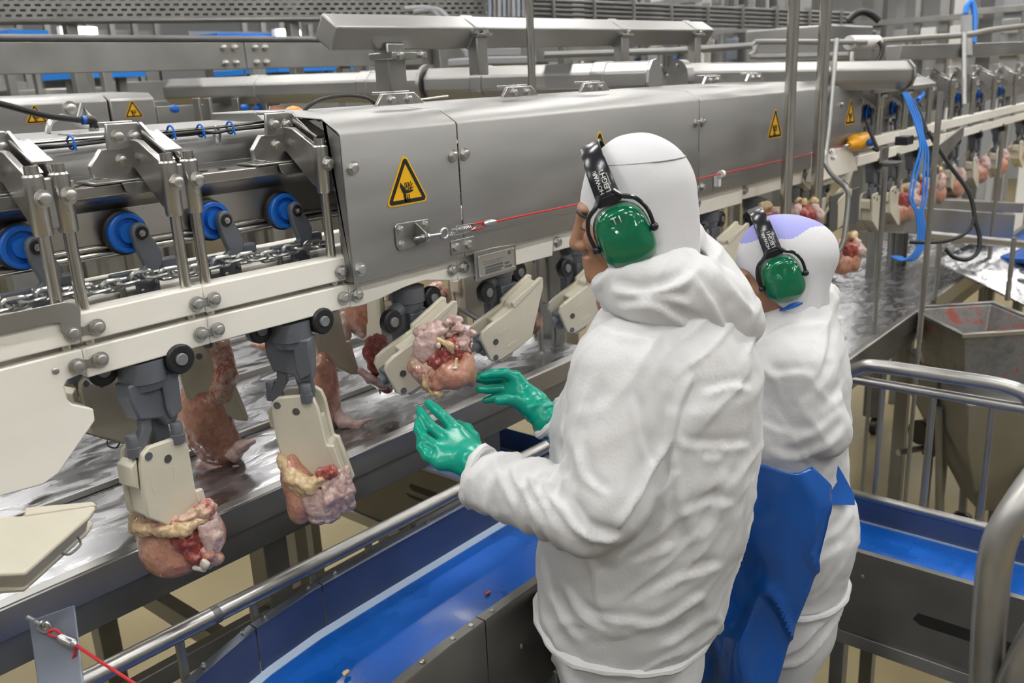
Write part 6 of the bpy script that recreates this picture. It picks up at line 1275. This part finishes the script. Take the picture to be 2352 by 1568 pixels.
# gloves
glove(w1, 'glove', [
    [((1050, 990, 1.64), .0135), ((1024, 962, 1.655), .0112), ((1002, 941, 1.675), .0102), ((985, 927, 1.69), .0088)],
    [((1026, 1008, 1.625), .0135), ((990, 980, 1.64), .0112), ((972, 957, 1.66), .0102), ((964, 942, 1.675), .0088)],
    [((1012, 1034, 1.605), .013), ((976, 1010, 1.62), .011), ((962, 986, 1.64), .010), ((962, 968, 1.655), .0085)],
    [((1012, 1062, 1.59), .0125), ((982, 1046, 1.60), .0105), ((968, 1026, 1.615), .0095), ((966, 1008, 1.63), .008)],
    [((1082, 1005, 1.655), .015), ((1072, 985, 1.69), .012), ((1052, 976, 1.715), .0102), ((1038, 974, 1.73), .0088)]],
    [((1092, 1062, 1.585), .030), ((1112, 1080, 1.565), .032), ((1134, 1104, 1.54), .041)], 81, 'green rubber glove on the left hand')
glove(w1, 'glove', [
    [((1184, 866, 1.855), .013), ((1160, 857, 1.85), .0108), ((1132, 858, 1.845), .0098), ((1110, 863, 1.845), .0085)],
    [((1178, 876, 1.875), .013), ((1150, 869, 1.885), .0108), ((1118, 872, 1.885), .0098), ((1096, 869, 1.885), .0085)],
    [((1174, 892, 1.87), .0125), ((1150, 892, 1.865), .0105), ((1120, 894, 1.86), .0096), ((1101, 893, 1.86), .0084)],
    [((1172, 906, 1.865), .012), ((1150, 911, 1.868), .0098), ((1130, 915, 1.87), .0088), ((1116, 919, 1.87), .0076)],
    [((1208, 934, 1.825), .0165), ((1185, 922, 1.81), .0128), ((1164, 917, 1.80), .0115), ((1146, 919, 1.795), .010)]],
    [((1226, 928, 1.845), .027), ((1243, 946, 1.84), .030), ((1262, 966, 1.832), .038)], 85, 'green rubber glove on the right hand')
# ======== second worker
F2 = (-.50, .866); B2 = Fr((0, 0, 0), F2)
b2 = A3((1800, 1350, 2.26)); w2 = thing('person', 'person in lilac-topped balaclava and blue apron standing behind the nearer worker', 'person', (b2[0], b2[1], .5))
H2 = Fr(A3((1786, 596, 2.06)), (-.52, .854), math.radians(10))
make_head(w2, H2); make_hood(w2, H2, .012, True, ((.086, .008), (.014, -.11)), .22)
ear_defenders('green ear defenders with black headband on the lilac capped worker', H2, (.006, 0, -.018), math.radians(11), print_=False)
T = [((1830, 740, 2.10), .075), ((1805, 830, 2.12), .140), ((1785, 960, 2.15), .158), ((1785, 1080, 2.19), .155), ((1800, 1200, 2.23), .168), ((1790, 1340, 2.28), .158)]
tp = [A3(p) for p, r in T]; z2 = A3((1790, 1325, 2.27))[2]
LS, LE, LW = A3((1838, 850, 1.98)), A3((1885, 985, 1.98)), A3((1690, 965, 2.10)); RS, RE, RW = A3((1750, 830, 2.26)), A3((1720, 1000, 2.3)), A3((1600, 960, 2.3))
S = SDF(np.min(tp+[LW, LE, RW], 0)-.2, np.max(tp+[LS, RS], 0)+.24, .0072); f = None
for i in range(len(T)-1):
    d = scone(S, tp[i], tp[i+1], T[i][1], T[i+1][1], B2.l, .84); f = d if f is None else smin(f, d, .04)
S.add(f, 0); S.add(S.cone(tp[0], LS, .06, .07), .05); S.add(S.cone(tp[0], RS, .06, .07), .05)
S.add(smin(S.cone(LS, LE, .072, .064), S.cone(LE, LW, .06, .05), .02), .018); S.add(smin(S.cone(RS, RE, .07, .06), S.cone(RE, RW, .055, .045), .03), .03)
pt = [((1735, 735, 2.12), .02), ((1790, 722, 2.06), .024), ((1850, 712, 2.04), .026), ((1900, 690, 2.08), .022), ((1905, 672, 2.14), .02), ((1850, 690, 2.2), .02)]
S.chain([A3(p) for p, r in pt], [r for p, r in pt], .025, .02); S.cut(S.P[..., 2]-z2, .012)
S.cut(S.ellip(H2(-.025, 0, -.2), (.07, .062, .1), H2.R), .01)
V, Q = S.mesh(); N = vnormals(V, Q); tf, df = seg_t(V, LE, LW); mf = np.clip((.10-df)/.03, 0, 1); tu, du = seg_t(V, LS, LE); mu = np.clip((.10-du)/.03, 0, 1)*(1-mf)
V = folds(V, N, b2, B2.R, 20, 4, .002, 111, .9, 1-mf); V = folds(V, N, b2, B2.R, 18, 5, .0025, 114, -.6, np.maximum(mf, mu)); V = creases(V, N, [(1.5, (1745, 775), (1800, 745), (1860, 738), (1905, 735)), (1.3, (1906, 741), (1903, 801), (1885, 870)), ((1840, 930), (1890, 870), (1917, 829)), ((1870, 960), (1920, 910), (1938, 880)), (1.5, (1760, 1022), (1810, 1042), (1860, 1032), (1910, 1005), (1938, 968)), ((1740, 960), (1800, 985), (1880, 990)), ((1750, 830), (1790, 870), (1800, 920)), ((1860, 1250), (1920, 1210), (1955, 1160)), ((1830, 1310), (1880, 1280), (1940, 1240)), ((1760, 860), (1830, 850), (1880, 860)), ((1800, 1010), (1870, 985), (1930, 930))], 9, .0045); V = V+N*(.0015*noise3(V*45, 115))[:, None]
soft('jacket', (relax(V, Q, 1, .35), Q), 'cotton', w2, 'white jacket')
cz2 = A3((1790, 1325, 2.27)); pts = [cz2+B2.f*.163*math.cos(a)+B2.l*.163/.84*math.sin(a)+np.array((0, 0, .004)) for a in np.linspace(0, 2*PI, 50, endpoint=False)]
MB().tube(pts, [.0085+.0015*math.sin(i*1.9) for i in range(50)], 8, True).build('hem', 'cotton', w2)
trousers(w2, (cz2[0], cz2[1]), B2, z2+.05, .5, .095, 121)
for p in (LW, RW):
    pass
# blue collar edge under the ear cup
MB().tube([A3(p) for p in ((1792, 712, 2.02), (1815, 704, 2.0), (1840, 694, 2.0), (1868, 678, 2.03))], [.003, .006, .006, .004], 8, sub=3).build('collar_edge', 'blue', w2)
# apron: curved vinyl sheet over the front, knotted at the back
zt = A3((1870, 1018, 2.06))[2]; za = .78; nu, nv = 70, 80; V = []; F = []
for j in range(nv+1):
    v = j/nv; z = zt+(za-zt)*v; k = np.interp(z, [p[2] for p in tp[::-1]], [r for (_, r) in T[::-1]]); cc = np.array([np.interp(z, [p[2] for p in tp[::-1]], [p[i] for p in tp[::-1]]) for i in (0, 1)])
    a1 = math.radians(np.interp(v, (0, .06, .2, .45, .62, .8, 1), (104, 116, 112, 100, 90, 82, 74))); rad = max(k, .168)+.032+.02*v+.01*math.sin(v*9)
    for i in range(nu+1):
        a = -math.radians(80)+(a1+math.radians(80))*i/nu; w = .005*math.sin(a*9+v*5)*(.3+v)+.003*math.sin(a*5-v*14)+.016*(1.3*math.exp(-(float(noise3(np.array((a*2.2+v*2, v*3.2-a*1.5, 1.3)), 5))/.2)**2)-.4)*(.35+.65*v)
        q = cc+B2.f[:2]*math.cos(a)*(rad+w)+B2.l[:2]*math.sin(a)*(rad+w)/.84; V.append((q[0], q[1], z+.004*math.sin(a*11)))
for j in range(nv):
    for i in range(nu): n0 = j*(nu+1)+i; F.append((n0, n0+1, n0+nu+2, n0+nu+1))
ap = MB().add(V, F).build('apron', 'apron', w2, label='blue vinyl apron'); so = ap.modifiers.new('thick', 'SOLIDIFY'); so.thickness = .0015
tie = MB()
def sheet(P, th=.002):
    n = len(P); d = CF*th; tie.add([Vector(p) for p in P]+[Vector(p)+d for p in P], [tuple(range(n)), tuple(range(2*n-1, n-1, -1))]+[(i, i+n, (i+1) % n+n, (i+1) % n) for i in range(n)])
dt = 2.03
sheet([A3(p) for p in ((1896, 1040, dt), (1912, 1016, dt+.03), (1926, 1030, dt+.02), (1930, 1050, dt), (1921, 1062, dt-.01), (1935, 1085, dt), (1962, 1135, dt+.02), (1964, 1160, dt+.02), (1906, 1158, dt-.01), (1907, 1100, dt-.01), (1904, 1062, dt-.01))])
tie.tube([A3(p) for p in ((1868, 1056, 2.04), (1890, 1048, 2.03), (1908, 1038, 2.03), (1922, 1030, 2.08))], [.006, .008, .011, .006], 8, sub=3)
tie.build('apron_tie', 'apron', w2)
